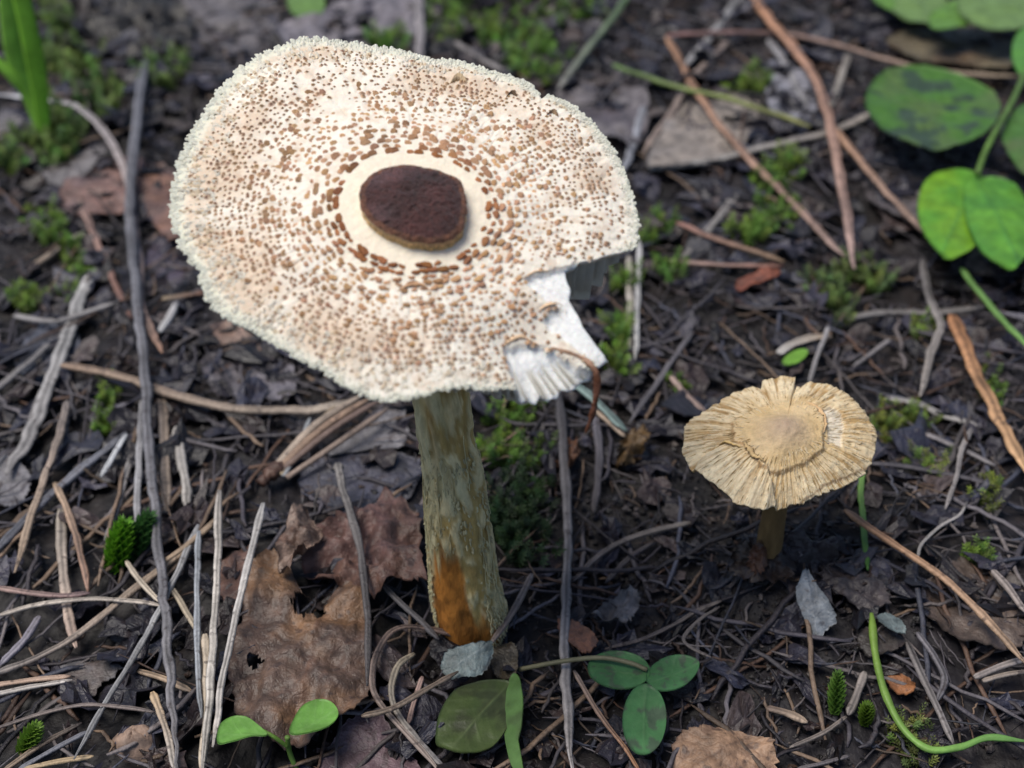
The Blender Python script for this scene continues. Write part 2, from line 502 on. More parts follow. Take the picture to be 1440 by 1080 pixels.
def scale_shape(seed, k=7):                  # a small lifted platelet: flat bottom, crumbly top, unit size
    r = random.Random(seed)
    sq = [0.5 * (abs(math.cos(a)) ** 4 + abs(math.sin(a)) ** 4) ** -0.25 for a in [2 * math.pi * i / k for i in range(k)]]
    V = []
    for lev, sc, z in ((0, 1.0, -0.10), (1, 0.96, 0.16), (2, 0.55, 0.24)):
        for i in range(k):
            a = 2 * math.pi * i / k
            q = sq[i] * sc * (0.80 + 0.4 * r.random() if lev < 2 else 1)
            V.append((q * math.cos(a), q * math.sin(a), z * (0.7 + 0.6 * r.random()) + (0.14 * math.sin(a) if lev else 0)))
    V.append((0, 0, 0.24))
    F = []
    for l in (0, 1):
        for i in range(k):
            j = (i + 1) % k
            F.append((l * k + i, l * k + j, (l + 1) * k + j, (l + 1) * k + i))
    for i in range(k):
        F.append((2 * k + i, 2 * k + (i + 1) % k, 3 * k))
    return np.array(V), F
SHAPES = [scale_shape(s) for s in range(10)]
SHAPE_ME = []
for s, (v_, f_) in enumerate(SHAPES):
    SHAPE_ME.append(mesh_of('scale', v_, f_, M['scale_obj'], shade=False))

scales = []
r = 1.05
rs = random.Random(5)
ringno = 0
while r < 3.75:
    t = smooth(1.1, 1.9, r)
    sz = 0.090 - 0.010 * t - 0.012 * smooth(2.0, 3.2, r)
    asp = 1.65 - 0.65 * t
    step = sz * asp * (1.04 + 0.06 * smooth(1.2, 1.8, r))
    n = int(2 * math.pi * r / step)
    ph = rs.random() * 6.28
    for k in range(n):
        a = ph + 2 * math.pi * k / n + rs.uniform(-0.36, 0.36) * step / r
        a = (a + math.pi) % (2 * math.pi) - math.pi
        env_here = float(env_r(a))
        rr = r * (0.55 + 0.45 * env_here / 3.2) + rs.uniform(-0.5, 0.5) * 0.045 * (1 if ringno > 1 else 0.3)
        x, y = rr * math.cos(a), rr * math.sin(a)
        if rr > float(rim_r(a)) - 0.06: continue
        s = rr / env_here
        if s > 0.94 or (s > 0.87 and rs.random() < 0.6): continue
        gap = float(fbm(x / 0.55, y / 0.55, 91, 3))
        if rs.random() < 0.08 + (0.45 if gap < -0.19 else 0) * smooth(1.25, 1.6, rr): continue
        if any(inpoly(np.array([x]), np.array([y]), p)[0] for p in BARE): continue
        q = sz * rs.uniform(0.6, 1.15)
        if s > 0.55: q *= 1.12
        scales.append((q * asp, q, x, y, s, rr, rs.uniform(-0.45, 0.45)))
    r += sz * 1.02 + 0.010
    ringno += 1
scales.sort(key=lambda q: -q[0] * q[1])
bag = Bag()
for k, (sx, sy, x, y, s, rr, tw) in enumerate(scales):
    p, ta, ra, n = cap_frame(x, y)
    c_, s_ = math.cos(tw), math.sin(tw)
    ta, ra = ta * c_ + ra * s_, ra * c_ - ta * s_
    inner = 1 - smooth(1.05, 1.35, rr)
    col = C3((0.32, 0.135, 0.055)) * inner + C3((0.52, 0.315, 0.175)) * (1 - inner)
    col = col * rs.uniform(0.72, 1.2) * C3((1, rs.uniform(0.93, 1.05), rs.uniform(0.9, 1.15)))
    if k < 300:
        o = bpy.data.objects.new('scale', SHAPE_ME[k % 10]); COL.objects.link(o); o.parent = cap
        R = np.stack([ta * sx, ra * sy, n * 0.13], 1)
        m4 = np.eye(4); m4[:3, :3] = R; m4[:3, 3] = (p - BASE) * CM
        o.matrix_local = Matrix(m4.tolist())
        o.color = (*np.clip(col, 0, 1), 1)
    else:
        v_, f_ = SHAPES[k % 10]
        out = smooth(0.5, 0.72, s)
        hgt = 0.075 - 0.015 * out
        W = v_.copy()
        if out > 0.5:                         # towards the rim: little pale pyramids with a dark lifted tip
            W[:7, :2] *= 1.5; W[7:14, :2] *= 1.0; W[14:, :2] *= 0.5; W[14:, 2] += 0.3; W[7:, 1] += 0.12
        base_c = C3((0.74, 0.62, 0.50))
        cols = np.stack([base_c] * 7 + [col * (1 - 0.55 * out) + base_c * 0.55 * out] * 7 + [col * (1 - 0.42 * out)] * 8)
        if out < 0.5: cols[:7] = col * 1.25
        bag.add(p + W[:, :1] * ta * sx + W[:, 1:2] * ra * sy + W[:, 2:3] * n * hgt, f_, cols)
V, F, Cc = bag.out()
part('fine_scales', V, F, M['scale'], cap, BASE, Cc, shade=False, kind='stuff')

# --- shaggy fringe of pale fibrils round the rim
bag = Bag()
for k in range(4600):
    a = rs.uniform(-math.pi, math.pi)
    u = rs.random()
    left = float(smooth(-1.0, 0.4, -math.cos(a - 0.35)))
    s = 1.0 - (0.012 + (0.045 + 0.13 * left) * u ** 1.5)
    if k < 1300: s = 1.0 - 0.02 * u
    R_ = float(rim_r(a)); R0 = float(env_r(a))
    if R_ < 0.955 * R0: continue
    rr = R_ * s
    x, y = rr * math.cos(a), rr * math.sin(a)
    if any(inpoly(np.array([x]), np.array([y]), p)[0] for p in BARE): continue
    p, ta, ra, n = cap_frame(x, y)
    bot = float(smooth(0.35, 0.9, -math.sin(a)))
    ln = rs.uniform(0.05, 0.11) * (0.45 + 0.6 * left) * (1 - 0.45 * bot); wd = rs.uniform(0.014, 0.036)
    tw = rs.uniform(-0.4, 0.4)
    d = ra * math.cos(tw) + ta * math.sin(tw); e = ta * math.cos(tw) - ra * math.sin(tw)
    lift = rs.uniform(0.0, 0.3)
    tip = p + d * ln + n * ln * lift
    mid = p + d * ln * 0.82 + n * (ln * lift * 0.82 + wd * 0.4)
    V = [p - e * wd, p + e * wd, p + n * wd * 0.7, mid - e * wd * 0.9, mid + e * wd * 0.9, mid + n * wd * 0.6, tip]
    F = [(0, 3, 5, 2), (2, 5, 4, 1), (0, 1, 4, 3), (3, 6, 5), (5, 6, 4), (4, 6, 3)]
    edge = float(smooth(0.93, 0.99, s))
    c = (C3((0.82, 0.74, 0.60)) * (1 - edge) + C3((0.78, 0.76, 0.62)) * edge) * rs.uniform(0.85, 1.06)
    if edge < 0.2 and rs.random() < 0.4: c = c * C3((0.9, 0.78, 0.66))
    cols = np.stack([c * 0.95] * 3 + [c] * 3 + [c * (0.75 if rs.random() < 0.25 else 1.0)])
    bag.add(V, F, cols)
V, F, Cc = bag.out()
part('fringe', V, F, M['cap'], cap, BASE, Cc, shade=False, kind='stuff')

# --- gills hanging under the cap, each a thin blade
for k in range(170):
    a = -math.pi + 2 * math.pi * (k + 0.5 + rs.uniform(-0.25, 0.25)) / 170
    R_ = float(rim_r(a)) * (0.975 if not -1.14 < a < -0.45 else 1.0); R0 = float(env_r(a))
    if -0.6 < a < -0.02: R_ *= rs.uniform(0.95, 1.0)
    r0 = 0.55 if k % 2 == 0 else R0 * rs.uniform(0.45, 0.7)
    if r0 > R_ - 0.2: continue
    n = 14
    rr = np.linspace(r0, R_, n); s = rr / R0
    zt = cap_z(np.full(n, a), rr) - (0.07 + 0.25 * (1 - s ** 1.1).clip(0) ** 1.3) + 0.03 - 0.05 * (abs(a + 0.86) < 0.3)
    dep = 0.66 * rs.uniform(0.7, 1.15) * np.clip(1 - s ** 12, 0, 1) * smooth(r0 - 0.3, r0 + 0.25, rr) * (1.45 if -0.55 < a < -0.02 else 1) + 0.02 + 0.02 * vn(rr / 0.3, rr * 0 + k, 3)
    wob = 0.06 * vn(rr / 0.5, rr * 0 + k * 3.1, 8)
    V = []
    for i in range(n):
        for zz, off in ((zt[i], -0.012), (zt[i], 0.012), (zt[i] - dep[i], 0.004), (zt[i] - dep[i], -0.004)):
            x = rr[i] * math.cos(a) - (off + wob[i]) * math.sin(a); y = rr[i] * math.sin(a) + (off + wob[i]) * math.cos(a)
            V.append(cap3(x, y, zz))
    F = []
    for i in range(n - 1):
        for q in range(4):
            q2 = (q + 1) % 4
            F.append((4 * i + q, 4 * i + q2, 4 * i + 4 + q2, 4 * i + 4 + q))
    F += [(3, 2, 1, 0), tuple(4 * (n - 1) + q for q in range(4))]
    part('gill', V, F, M['gill'], cap, BASE, shade=False)

# --- torn lips of skin beside the bare flesh
def lip(pts, w, lift, col, parent=cap):
    q = np.array([solve_cap(u, v) for u, v in pts]); q = spline(q, 18)
    V, Cc = [], []
    for i, (x, y) in enumerate(q):
        p, ta, ra, n = cap_frame(x, y)
        e = math.sin(math.pi * i / 17) ** 0.6
        d = ra * 0.9 + n * 0.0
        ww = w * e * (1 + 0.3 * math.sin(i * 2.3))
        for (a_, h_) in ((-1.3, 0.0), (-0.6, 0.5), (0.1, 1.0), (0.7, 0.75), (0.55, 0.45), (-0.2, 0.1)):
            V.append(p + d * ww * a_ + n * lift * h_ * e); Cc.append(col * (1 if h_ > 0.6 else 1.15))
    F = []
    for i in range(17):
        for k in range(6):
            k2 = (k + 1) % 6
            F.append((6 * i + k, 6 * i + k2, 6 * i + 6 + k2, 6 * i + 6 + k))
    part('skin_lip', V, F, M['scale'], parent, BASE, np.array(Cc))
lipc = C3((0.62, 0.44, 0.28))
lip([(704, 489), (716, 480), (732, 474), (747, 480), (760, 488)], 0.05, 0.05, lipc * 1.15)
lip([(757, 437), (768, 430), (784, 427), (794, 433)], 0.035, 0.05, lipc * 1.15)
lip([(556, 412), (575, 402), (594, 402), (608, 413)], 0.045, 0.05, C3((0.5, 0.3, 0.17)))
lip([(735, 392), (752, 383), (775, 381)], 0.03, 0.04, lipc * 1.15)
lip([(632, 119), (644, 110), (658, 117)], 0.07, 0.10, C3((0.6, 0.45, 0.28)))
lip([(710, 140), (720, 132), (728, 138)], 0.04, 0.07, C3((0.12, 0.08, 0.05)))
lip([(766, 165), (777, 159), (785, 165)], 0.05, 0.08, C3((0.3, 0.2, 0.12)))

# --- stem
ST = [(577, 621, 40), (651, 635, 40.5), (725, 643, 45), (799, 650, 47), (836, 656, 50), (862, 662, 51), (882, 666, 46), (900, 668, 34)]
cen, rad = [], []
topc = CAP_O - CN * 0.30
cen.append(topc); rad.append(0.50)
for v, u, w in ST:
    d = ray(u, v); f = (v - 577) / 320
    yy = (topc[1] + 0.10) * (1 - f) + BASE[1] * f
    t = yy / d[1]
    cen.append(EYE + d * t); rad.append(w * t / FPX)
cen, rad = np.array(cen), np.array(rad)
cs = spline(np.column_stack([cen, rad]), 150)
NS = 96
ang = np.linspace(0, 2 * math.pi, NS, endpoint=False)
V, Cc = [], []
olive = C3((0.44, 0.31, 0.11)); pale = C3((0.68, 0.57, 0.31)); green_p = C3((0.60, 0.55, 0.32)); orange = C3((0.44, 0.17, 0.03)); brownd = C3((0.16, 0.07, 0.02))
fz = np.linspace(0, 1, 150)
for i in range(150):
    p, rr = cs[i, :3], cs[i, 3]
    fv = fz[i]
    X_, Z_ = ang * 2.2, p[2]
    lump = fbm(ang * 2.6, ang * 0 + Z_ * 1.6, 71, 3) * 0.05 + 0.03 * fbm(ang * 9 + 0.5 * vn(ang, ang * 0 + Z_, 2), ang * 0 + Z_ * 2.5, 73, 3)
    side_c = np.cos(ang)                     # +1 = right, -1 = left ; sin<0 faces the camera
    front = -np.sin(ang)
    # bare orange patch low on the front, slightly left
    u_ = side_c + 0.18 + 0.12 * vn(ang * 3, ang * 0 + Z_ * 2, 81)
    top_edge = 2.35 - 1.1 * smooth(0.05, 0.5, u_) + 0.35 * vn(ang * 6, ang * 0, 83)
    orr = (1 - smooth(0.55, 0.90, np.abs(u_) - 0.12 * smooth(1.6, 0.4, Z_))) * (1 - smooth(top_edge - 0.3, top_edge + 0.3, Z_)) * smooth(-0.1, 0.2, front)
    low = 1 - smooth(0.35, 0.85, Z_ + 0.35 * vn(ang * 5, ang * 0 + Z_, 86))
    orr = np.maximum(orr, 0.85 * low * smooth(-0.3, 0.3, front))
    strand = smooth(0.05, 0.40, fbm(ang * 6 + 1.2 * vn(ang * 3, ang * 0 + Z_ * 2.4, 88), ang * 0 + Z_ * 2.6, 89, 4) + 0.12)
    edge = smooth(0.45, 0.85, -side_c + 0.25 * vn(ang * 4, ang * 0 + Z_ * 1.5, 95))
    patch = smooth(0.10, 0.35, fbm(ang * 2.5, ang * 0 + Z_ * 1.3, 97, 4))
    c = olive * (1 - strand[:, None]) + pale * strand[:, None]
    c = c * (1 - 0.6 * patch[:, None]) + green_p * 0.6 * patch[:, None]
    c = c * (1 - 0.7 * edge[:, None]) + green_p * 0.7 * edge[:, None]  # pale green left flank, with brightness of light from the left painted in
    rust = smooth(0.0, 0.4, fbm(ang * 3, ang * 0 + Z_ * 0.8, 99, 3)) * smooth(0.30, 0.05, fv)
    c = c * (1 - 0.6 * rust[:, None]) + C3((0.30, 0.15, 0.03)) * 0.6 * rust[:, None]
    oc = orange * (1 + 0.35 * vn(ang * 3, ang * 0 + Z_ * 2, 101))[:, None] * (1 - 0.4 * smooth(-0.1, 0.5, vn(ang * 5, ang * 0 + Z_ * 5, 103)))[:, None]
    c = c * (1 - orr[:, None]) + oc * orr[:, None]
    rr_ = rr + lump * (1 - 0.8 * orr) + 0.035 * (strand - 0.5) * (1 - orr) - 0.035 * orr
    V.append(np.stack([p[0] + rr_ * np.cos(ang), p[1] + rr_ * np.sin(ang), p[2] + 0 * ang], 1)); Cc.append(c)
V, Cc = np.vstack(V), np.vstack(Cc)
F = [(i * NS + k, (i + 1) * NS + k, (i + 1) * NS + (k + 1) % NS, i * NS + (k + 1) % NS) for i in range(149) for k in range(NS)]
F += [tuple(range(NS)), tuple(149 * NS + k for k in range(NS))[::-1]]
stem = part('stem', V, F, M['stem'], mush, BASE, Cc)
bag = Bag()
for k in range(2400):                         # woolly flakes clinging to the stem
    i = rs.randrange(28, 146); a = rs.uniform(0, 2 * math.pi)
    p, rr = cs[i, :3], cs[i, 3]
    if math.sin(a) < -0.1 and -0.85 < math.cos(a) < 0.6 and p[2] < 2.5: continue
    nrm = np.array([math.cos(a), math.sin(a), 0]); tg = np.array([-math.sin(a), math.cos(a), 0]); up = np.array([0, 0, 1.0])
    c0 = p + nrm * (rr - 0.01)
    w, h = rs.uniform(0.01, 0.03), rs.uniform(0.03, 0.09)
    tip = c0 - up * h + nrm * rs.uniform(0.01, 0.06)
    Vv = [c0 - tg * w, c0 + tg * w, c0 + nrm * w * 0.9, c0 - up * h * 0.6 - tg * w * 0.8 + nrm * 0.02, c0 - up * h * 0.6 + tg * w * 0.8 + nrm * 0.02, tip, c0 + up * h * 0.5]
    Ff = [(0, 3, 2), (3, 5, 2), (5, 4, 2), (4, 1, 2), (1, 6, 2), (6, 0, 2)]
    g = rs.random()
    bag.add(Vv, Ff, (pale * g + green_p * (1 - g)) * rs.uniform(0.55, 1.0))
for k in range(150):                         # pale fibrils running down the stem
    a = rs.uniform(0, 2 * math.pi); i0 = rs.randrange(20, 120); L_ = rs.randrange(8, 30)
    pts = []
    for i in range(i0, min(i0 + L_, 146), 2):
        a += rs.uniform(-0.045, 0.045)
        p, rr = cs[i, :3], cs[i, 3]
        if p[2] < 2.6 and math.sin(a) < -0.1 and -0.85 < math.cos(a) < 0.55: break
        pts.append(p + np.array([math.cos(a), math.sin(a), 0]) * (rr + 0.012 + 0.012 * rs.random()))
    if len(pts) < 3: continue
    Vv, Ff = tube(np.array(pts), rs.uniform(0.005, 0.010), 5, updir=(0, 1, 0.1))
    bag.add(Vv, Ff, (pale * 1.1 if rs.random() < 0.6 else green_p) * rs.uniform(0.7, 1.15))
V, F, Cc = bag.out()
part('woolly_flakes', V, F, M['stem'], stem, BASE, Cc, shade=False, kind='stuff')

# ------------------------------------------------------------------ the small straw-coloured mushroom
SBASE = P(1078, 792, 0.0)
d_ = ray(1102, 612)
S_O = EYE + d_ * ((SBASE[1] + 0.1) / d_[1])
t2, s2 = math.radians(6), math.radians(-2)
SN = np.array([math.sin(s2), -math.sin(t2), math.cos(t2)]); SN /= np.linalg.norm(SN)
A1 = np.cross([0, 1.0, 0.1], SN); A1 /= np.linalg.norm(A1)
A2 = np.cross(SN, A1)
SD = depth_of(S_O)

def s_uv(u, v, h):
    q = plane_hit(u, v, S_O + SN * h, SN) - S_O
    return np.array([np.dot(q, A1), np.dot(q, A2)])

SRIM = [(962, 640), (961, 618), (967, 592), (985, 577), (1010, 560), (1042, 544), (1060, 539), (1071, 540), (1073, 529), (1098, 525), (1120, 524), (1121, 538),
        (1117, 547), (1126, 540), (1141, 530), (1165, 534), (1190, 548), (1212, 570), (1228, 592), (1234, 618), (1231, 640), (1220, 655), (1200, 670),
        (1172, 684), (1148, 694), (1128, 702), (1112, 704), (1097, 712), (1075, 720), (1052, 718), (1030, 708), (1014, 692), (1000, 680), (985, 668), (975, 660)]
s_env0 = None

def s_polar(pts):
    a = np.arctan2(pts[:, 1], pts[:, 0]); r = np.hypot(pts[:, 0], pts[:, 1]); i = np.argsort(a)
    return np.interp(TH, a[i], r[i], period=2 * math.pi)
sr0 = s_polar(np.array([s_uv(u, v, -0.42) for u, v in SRIM]))

def s_r(th):
    return np.interp(th, TH, sr0) + 0.030 * vn(np.asarray(th) * 13, np.asarray(th) * 0, 25) + 0.012 * vn(np.asarray(th) * 30, np.asarray(th) * 0, 15)
NT2, NR2 = 640, 84
th2 = np.linspace(-math.pi, math.pi, NT2, endpoint=False)
sq2 = np.linspace(0, 1, NR2 + 1)[1:]
T2, Q2 = np.meshgrid(th2, sq2)
R2 = Q2 * s_r(T2)
X2, Y2 = R2 * np.cos(T2), R2 * np.sin(T2)
zc = -0.50 * Q2 ** 2.0 + 0.15 * np.exp(-(R2 / 0.40) ** 2) + 0.05 * vn(X2 / 0.7, Y2 / 0.7, 21)
spoly = lambda pts, h=-0.05: [tuple(s_uv(u, v, h)) for u, v in pts]
# raised broken disc of cuticle in the middle, a fold at the lower left, a pale bare patch at the right
raised = spoly([(1030, 585), (1060, 567), (1095, 560), (1130, 562), (1148, 566), (1160, 578), (1163, 592), (1158, 606), (1160, 625), (1130, 645), (1095, 655), (1070, 655), (1060, 640), (1050, 628), (1032, 612)], 0.05)
wn_ = 0.03 * vn(X2 / 0.12, Y2 / 0.12, 31)
up = inpoly(X2 + wn_, Y2 + wn_, raised)
fold = spoly([(960, 655), (1000, 634), (1020, 628), (1040, 632), (1052, 640), (1062, 655), (1080, 670), (1090, 690), (1100, 722), (1040, 735), (990, 700)], -0.2)
fd = inpoly(X2 + wn_, Y2 - wn_, fold)
barep = spoly([(1158, 572), (1172, 562), (1186, 572), (1188, 600), (1184, 622), (1166, 620), (1164, 595)], -0.05)
bp_ = inpoly(X2 + wn_, Y2 + wn_, barep)
seam = spoly([(1120, 700), (1160, 676), (1205, 655), (1232, 640), (1240, 660), (1180, 700), (1120, 715)], -0.28)
sm = inpoly(X2, Y2, seam)
def soft(mask, k=2):
    m = mask.astype(float)
    for _ in range(k):
        m = (m + np.roll(m, 1, 1) + np.roll(m, -1, 1) + np.vstack([m[:1], m[:-1]]) + np.vstack([m[1:], m[-1:]])) / 5
    return m
groove = fbm(T2 * 26 + 0.6 * vn(R2 * 2, T2 * 3, 5), R2 * 1.3, 141, 3)
fine = vn(T2 * 75, R2 * 2.5, 143)
gw = smooth(0.38, 0.75, Q2)
zc = zc + 0.07 * soft(up, 1) + 0.14 * soft(fd, 3) * smooth(0.3, 0.6, Q2) - 0.04 * soft(bp_, 1) - 0.03 * soft(sm, 1) + gw * (0.034 * groove + 0.012 * fine) + 0.05 * smooth(0.5, 1, Q2) * np.sin(T2 * 5 + 2 * vn(T2, T2 * 0, 3)) * (0.5 + 0.5 * vn(T2 * 1.5, T2 * 0, 8)) + 0.01 * vn(X2 / 0.09, Y2 / 0.09, 19)
straw_l, straw_d, straw_o, umb = C3((0.74, 0.61, 0.40)), C3((0.38, 0.24, 0.10)), C3((0.56, 0.38, 0.165)), C3((0.36, 0.26, 0.19))
g1 = smooth(-0.45, 0.2, groove + 0.5 * fine + 0.35 * vn(X2 / 0.35, Y2 / 0.35, 77))[..., None]
pat = smooth(-0.3, 0.4, fbm(X2 / 0.5, Y2 / 0.5, 151))[..., None]
sc = (straw_d * (1 - g1) + straw_l * g1) * gw[..., None] + (straw_o * 0.55 + straw_l * 0.45) * (1 - gw[..., None])
sc = sc * (1 - 0.35 * pat) + straw_o * 0.35 * pat
u_ = np.exp(-((X2 / 0.42) ** 2 + ((Y2 - 0.02) / 0.36) ** 2))[..., None]
sc = sc * (1 - 0.8 * u_) + umb * 0.8 * u_
halo = (np.exp(-((np.hypot(X2, Y2) - 0.62) / 0.16) ** 2) * smooth(-0.2, 0.3, vn(T2 * 2, T2 * 0, 9)))[..., None]
sc = sc * (1 - 0.4 * halo) + straw_o * 0.4 * halo
bs = soft(bp_, 1)[..., None]; sc = sc * (1 - 0.75 * bs) + C3((0.76, 0.70, 0.58)) * 0.75 * bs * (0.7 + 0.3 * g1) 
fs = (soft(fd, 1) * smooth(0.55, 0.8, Q2))[..., None]; sc = sc * (1 - 0.45 * fs) + C3((0.74, 0.66, 0.48)) * 0.45 * fs
edge_up = np.clip(soft(up, 2) * (1 - soft(up, 2)) * 4, 0, 1)[..., None]
sc = sc * (1 - 0.55 * edge_up * smooth(0.3, 0.5, Q2)[..., None]) + C3((0.34, 0.16, 0.05)) * 0.55 * edge_up * smooth(0.3, 0.5, Q2)[..., None]
smm = soft(sm, 1)[..., None]; smo = np.clip(smm * (1 - smm) * 4, 0, 1)
sc = sc * (1 - 0.6 * smo) + C3((0.36, 0.18, 0.07)) * 0.6 * smo
def s3(x, y, z):
    return S_O + np.asarray(x)[..., None] * A1 + np.asarray(y)[..., None] * A2 + np.asarray(z)[..., None] * SN
sth = 0.05 + 0.14 * (1 - Q2 ** 2)
V = np.vstack([s3(X2, Y2, zc).reshape(-1, 3), s3(X2 * 0.985, Y2 * 0.985, zc - sth).reshape(-1, 3), s3(np.array([0.0]), np.array([0.0]), np.array([float(zc[0].mean())])), s3(np.array([0.0]), np.array([0.0]), np.array([-0.1]))])
nb2 = NT2 * NR2
Cc = np.vstack([sc.reshape(-1, 3), np.broadcast_to(C3((0.30, 0.20, 0.09)), (nb2, 3)), [umb, umb]])
ii = np.arange(nb2).reshape(NR2, NT2); jj = np.roll(ii, -1, 1)
F = np.concatenate([np.stack([ii[:-1], ii[1:], jj[1:], jj[:-1]], -1).reshape(-1, 4), np.stack([ii[:-1], jj[:-1], jj[1:], ii[1:]], -1).reshape(-1, 4) + nb2,
                    np.stack([ii[-1], ii[-1] + nb2, jj[-1] + nb2, jj[-1]], -1)]).tolist()
F += [(2 * nb2, int(i), int(j)) for i, j in zip(ii[0], jj[0])] + [(2 * nb2 + 1, int(j) + nb2, int(i) + nb2) for i, j in zip(ii[0], jj[0])]
small = root('straw_mushroom', SBASE, 'short mushroom with a split straw-yellow fibrous cap', 'mushroom')
scap = part('cap', V, F, M['straw'], small, SBASE, Cc)
bag = Bag()
for k in range(800):                        # loose radial fibres
    a = rs.uniform(-math.pi, math.pi); q = rs.uniform(0.32, 0.97)
    i = min(int(q * NR2), NR2 - 2); j = int((a + math.pi) / (2 * math.pi) * NT2) % NT2
    L_ = rs.randint(5, 14); i2 = min(i + L_, NR2 - 1)
    p0 = V[ii[i, j]]; p1 = V[ii[(i + i2) // 2, j]]; p2 = V[ii[i2, (j + rs.choice((-1, 0, 0, 1))) % NT2]]
    ta = np.cross(SN, p2 - p0); ta /= np.linalg.norm(ta) + 1e-9
    w = rs.uniform(0.004, 0.011)
    lift = rs.uniform(0.004, 0.022)
    Vv = [p0 - SN * 0.01, p1 - ta * w + SN * 0.001, p1 + ta * w + SN * 0.001, p1 + SN * (lift * 0.6 + 0.006), p2 + SN * lift * 0.6]
    c = (straw_l if rs.random() < 0.55 else straw_o * 0.75) * rs.uniform(0.75, 1.12)
    bag.add(Vv, [(0, 1, 3), (0, 3, 2), (1, 4, 3), (3, 4, 2)], c)
Vb, Fb, Cb = bag.out()
part('loose_fibres', Vb, Fb, M['straw'], scap, SBASE, Cb, shade=False, kind='stuff')
def s_flake(pts, w, lift, col):               # curled flake of torn cuticle
    q = spline(np.array([s_uv(u, v, 0.0) for u, v in pts]), 14)
    Vv, Cv = [], []
    for i_, (x, y) in enumerate(q):
        a = math.atan2(y, x); rr = math.hypot(x, y)
        z0 = zc[min(int(rr / float(s_r(a)) * NR2), NR2 - 1), int((a + math.pi) / (2 * math.pi) * NT2) % NT2]
        e = math.sin(math.pi * i_ / 13) ** 0.5
        p = s3(np.array([x]), np.array([y]), np.array([z0]))[0]
        rd = (A1 * x + A2 * y) / rr
        ww = w * e * (1 + 0.35 * math.sin(i_ * 2.7))
        for (a_, h_) in ((-1.2, 0.02), (-0.5, 0.55), (0.4, 1.0), (1.0, 0.7), (0.7, 0.35), (-0.3, 0.0)):
            Vv.append(p + rd * ww * a_ + SN * lift * h_ * e); Cv.append(col * (1.25 if h_ > 0.5 else 0.7))
    Fv = [(6 * a + k, 6 * a + (k + 1) % 6, 6 * a + 6 + (k + 1) % 6, 6 * a + 6 + k) for a in range(13) for k in range(6)]
    part('torn_flake', Vv, Fv, M['straw'], scap, SBASE, np.array(Cv))
s_flake([(1134, 556), (1148, 566), (1158, 578), (1161, 595), (1156, 610)], 0.05, 0.06, C3((0.48, 0.32, 0.17)))
s_flake([(1046, 622), (1053, 634), (1062, 645), (1074, 652)], 0.06, 0.08, C3((0.50, 0.35, 0.17)))
s_flake([(1003, 622), (1015, 618), (1030, 624), (1042, 630)], 0.05, 0.08, C3((0.55, 0.38, 0.16)))
M['sgill'] = make_mat('olive_gill', src='rgb', rgb=(0.26, 0.17, 0.07), rough=0.7, nscale=300, namt=0.2, bump=0.1)
for k in range(72):
    a = -math.pi + 2 * math.pi * k / 72
    n = 7; R_ = float(s_r(a)) * 0.965
    rr = np.linspace(0.25, R_, n); q = rr / R_
    jx = int((a + math.pi) / (2 * math.pi) * NT2) % NT2
    zt = np.array([zc[min(int(x * NR2), NR2 - 1), jx] for x in q]) - (0.05 + 0.14 * (1 - q ** 2)) + 0.02
    dep = 0.26 * (1 - q ** 8) + 0.015
    Vv = []
    for i in range(n):
        for zz, off in ((zt[i], -0.008), (zt[i], 0.008), (zt[i] - dep[i], 0.003), (zt[i] - dep[i], -0.003)):
            Vv.append(s3(rr[i] * math.cos(a) - off * math.sin(a), rr[i] * math.sin(a) + off * math.cos(a), zz))
    Ff = [(4 * i + q_, 4 * i + (q_ + 1) % 4, 4 * i + 4 + (q_ + 1) % 4, 4 * i + 4 + q_) for i in range(n - 1) for q_ in range(4)] + [(3, 2, 1, 0), tuple(4 * (n - 1) + q_ for q_ in range(4))]
    part('gill', Vv, Ff, M['sgill'], scap, SBASE, shade=False)
pth = spline([S_O - SN * 0.1, (S_O * 0.55 + SBASE * 0.45) + [0.03, 0.03, 0], SBASE + [0, 0, -0.3]], 30)
Vv, Ff = tube(pth, 0.20 + 0.05 * np.linspace(0, 1, 30) ** 2 + 0.01 * vn(np.linspace(0, 9, 30), np.zeros(30), 4), 20, updir=(0, 1, 0))
cz = 0.8 + 0.3 * fbm(Vv[:, 0] * 9, Vv[:, 2] * 2, 9)
part('stem', Vv, Ff, M['stem'], small, SBASE, C3((0.20, 0.125, 0.05)) * cz[:, None])

# ------------------------------------------------------------------ needles, stalks and twigs of the litter
PALE, GREY, BLUE = (0.46, 0.41, 0.35), (0.22, 0.205, 0.195), (0.13, 0.135, 0.16)
TAN, ORANGE, RED, PINK = (0.38, 0.26, 0.15), (0.42, 0.18, 0.055), (0.25, 0.10, 0.06), (0.36, 0.22, 0.17)
DARK, BROWN, GREEN, LIME, TEAL = (0.055, 0.045, 0.045), (0.16, 0.09, 0.05), (0.10, 0.22, 0.035), (0.20, 0.36, 0.05), (0.16, 0.25, 0.22)

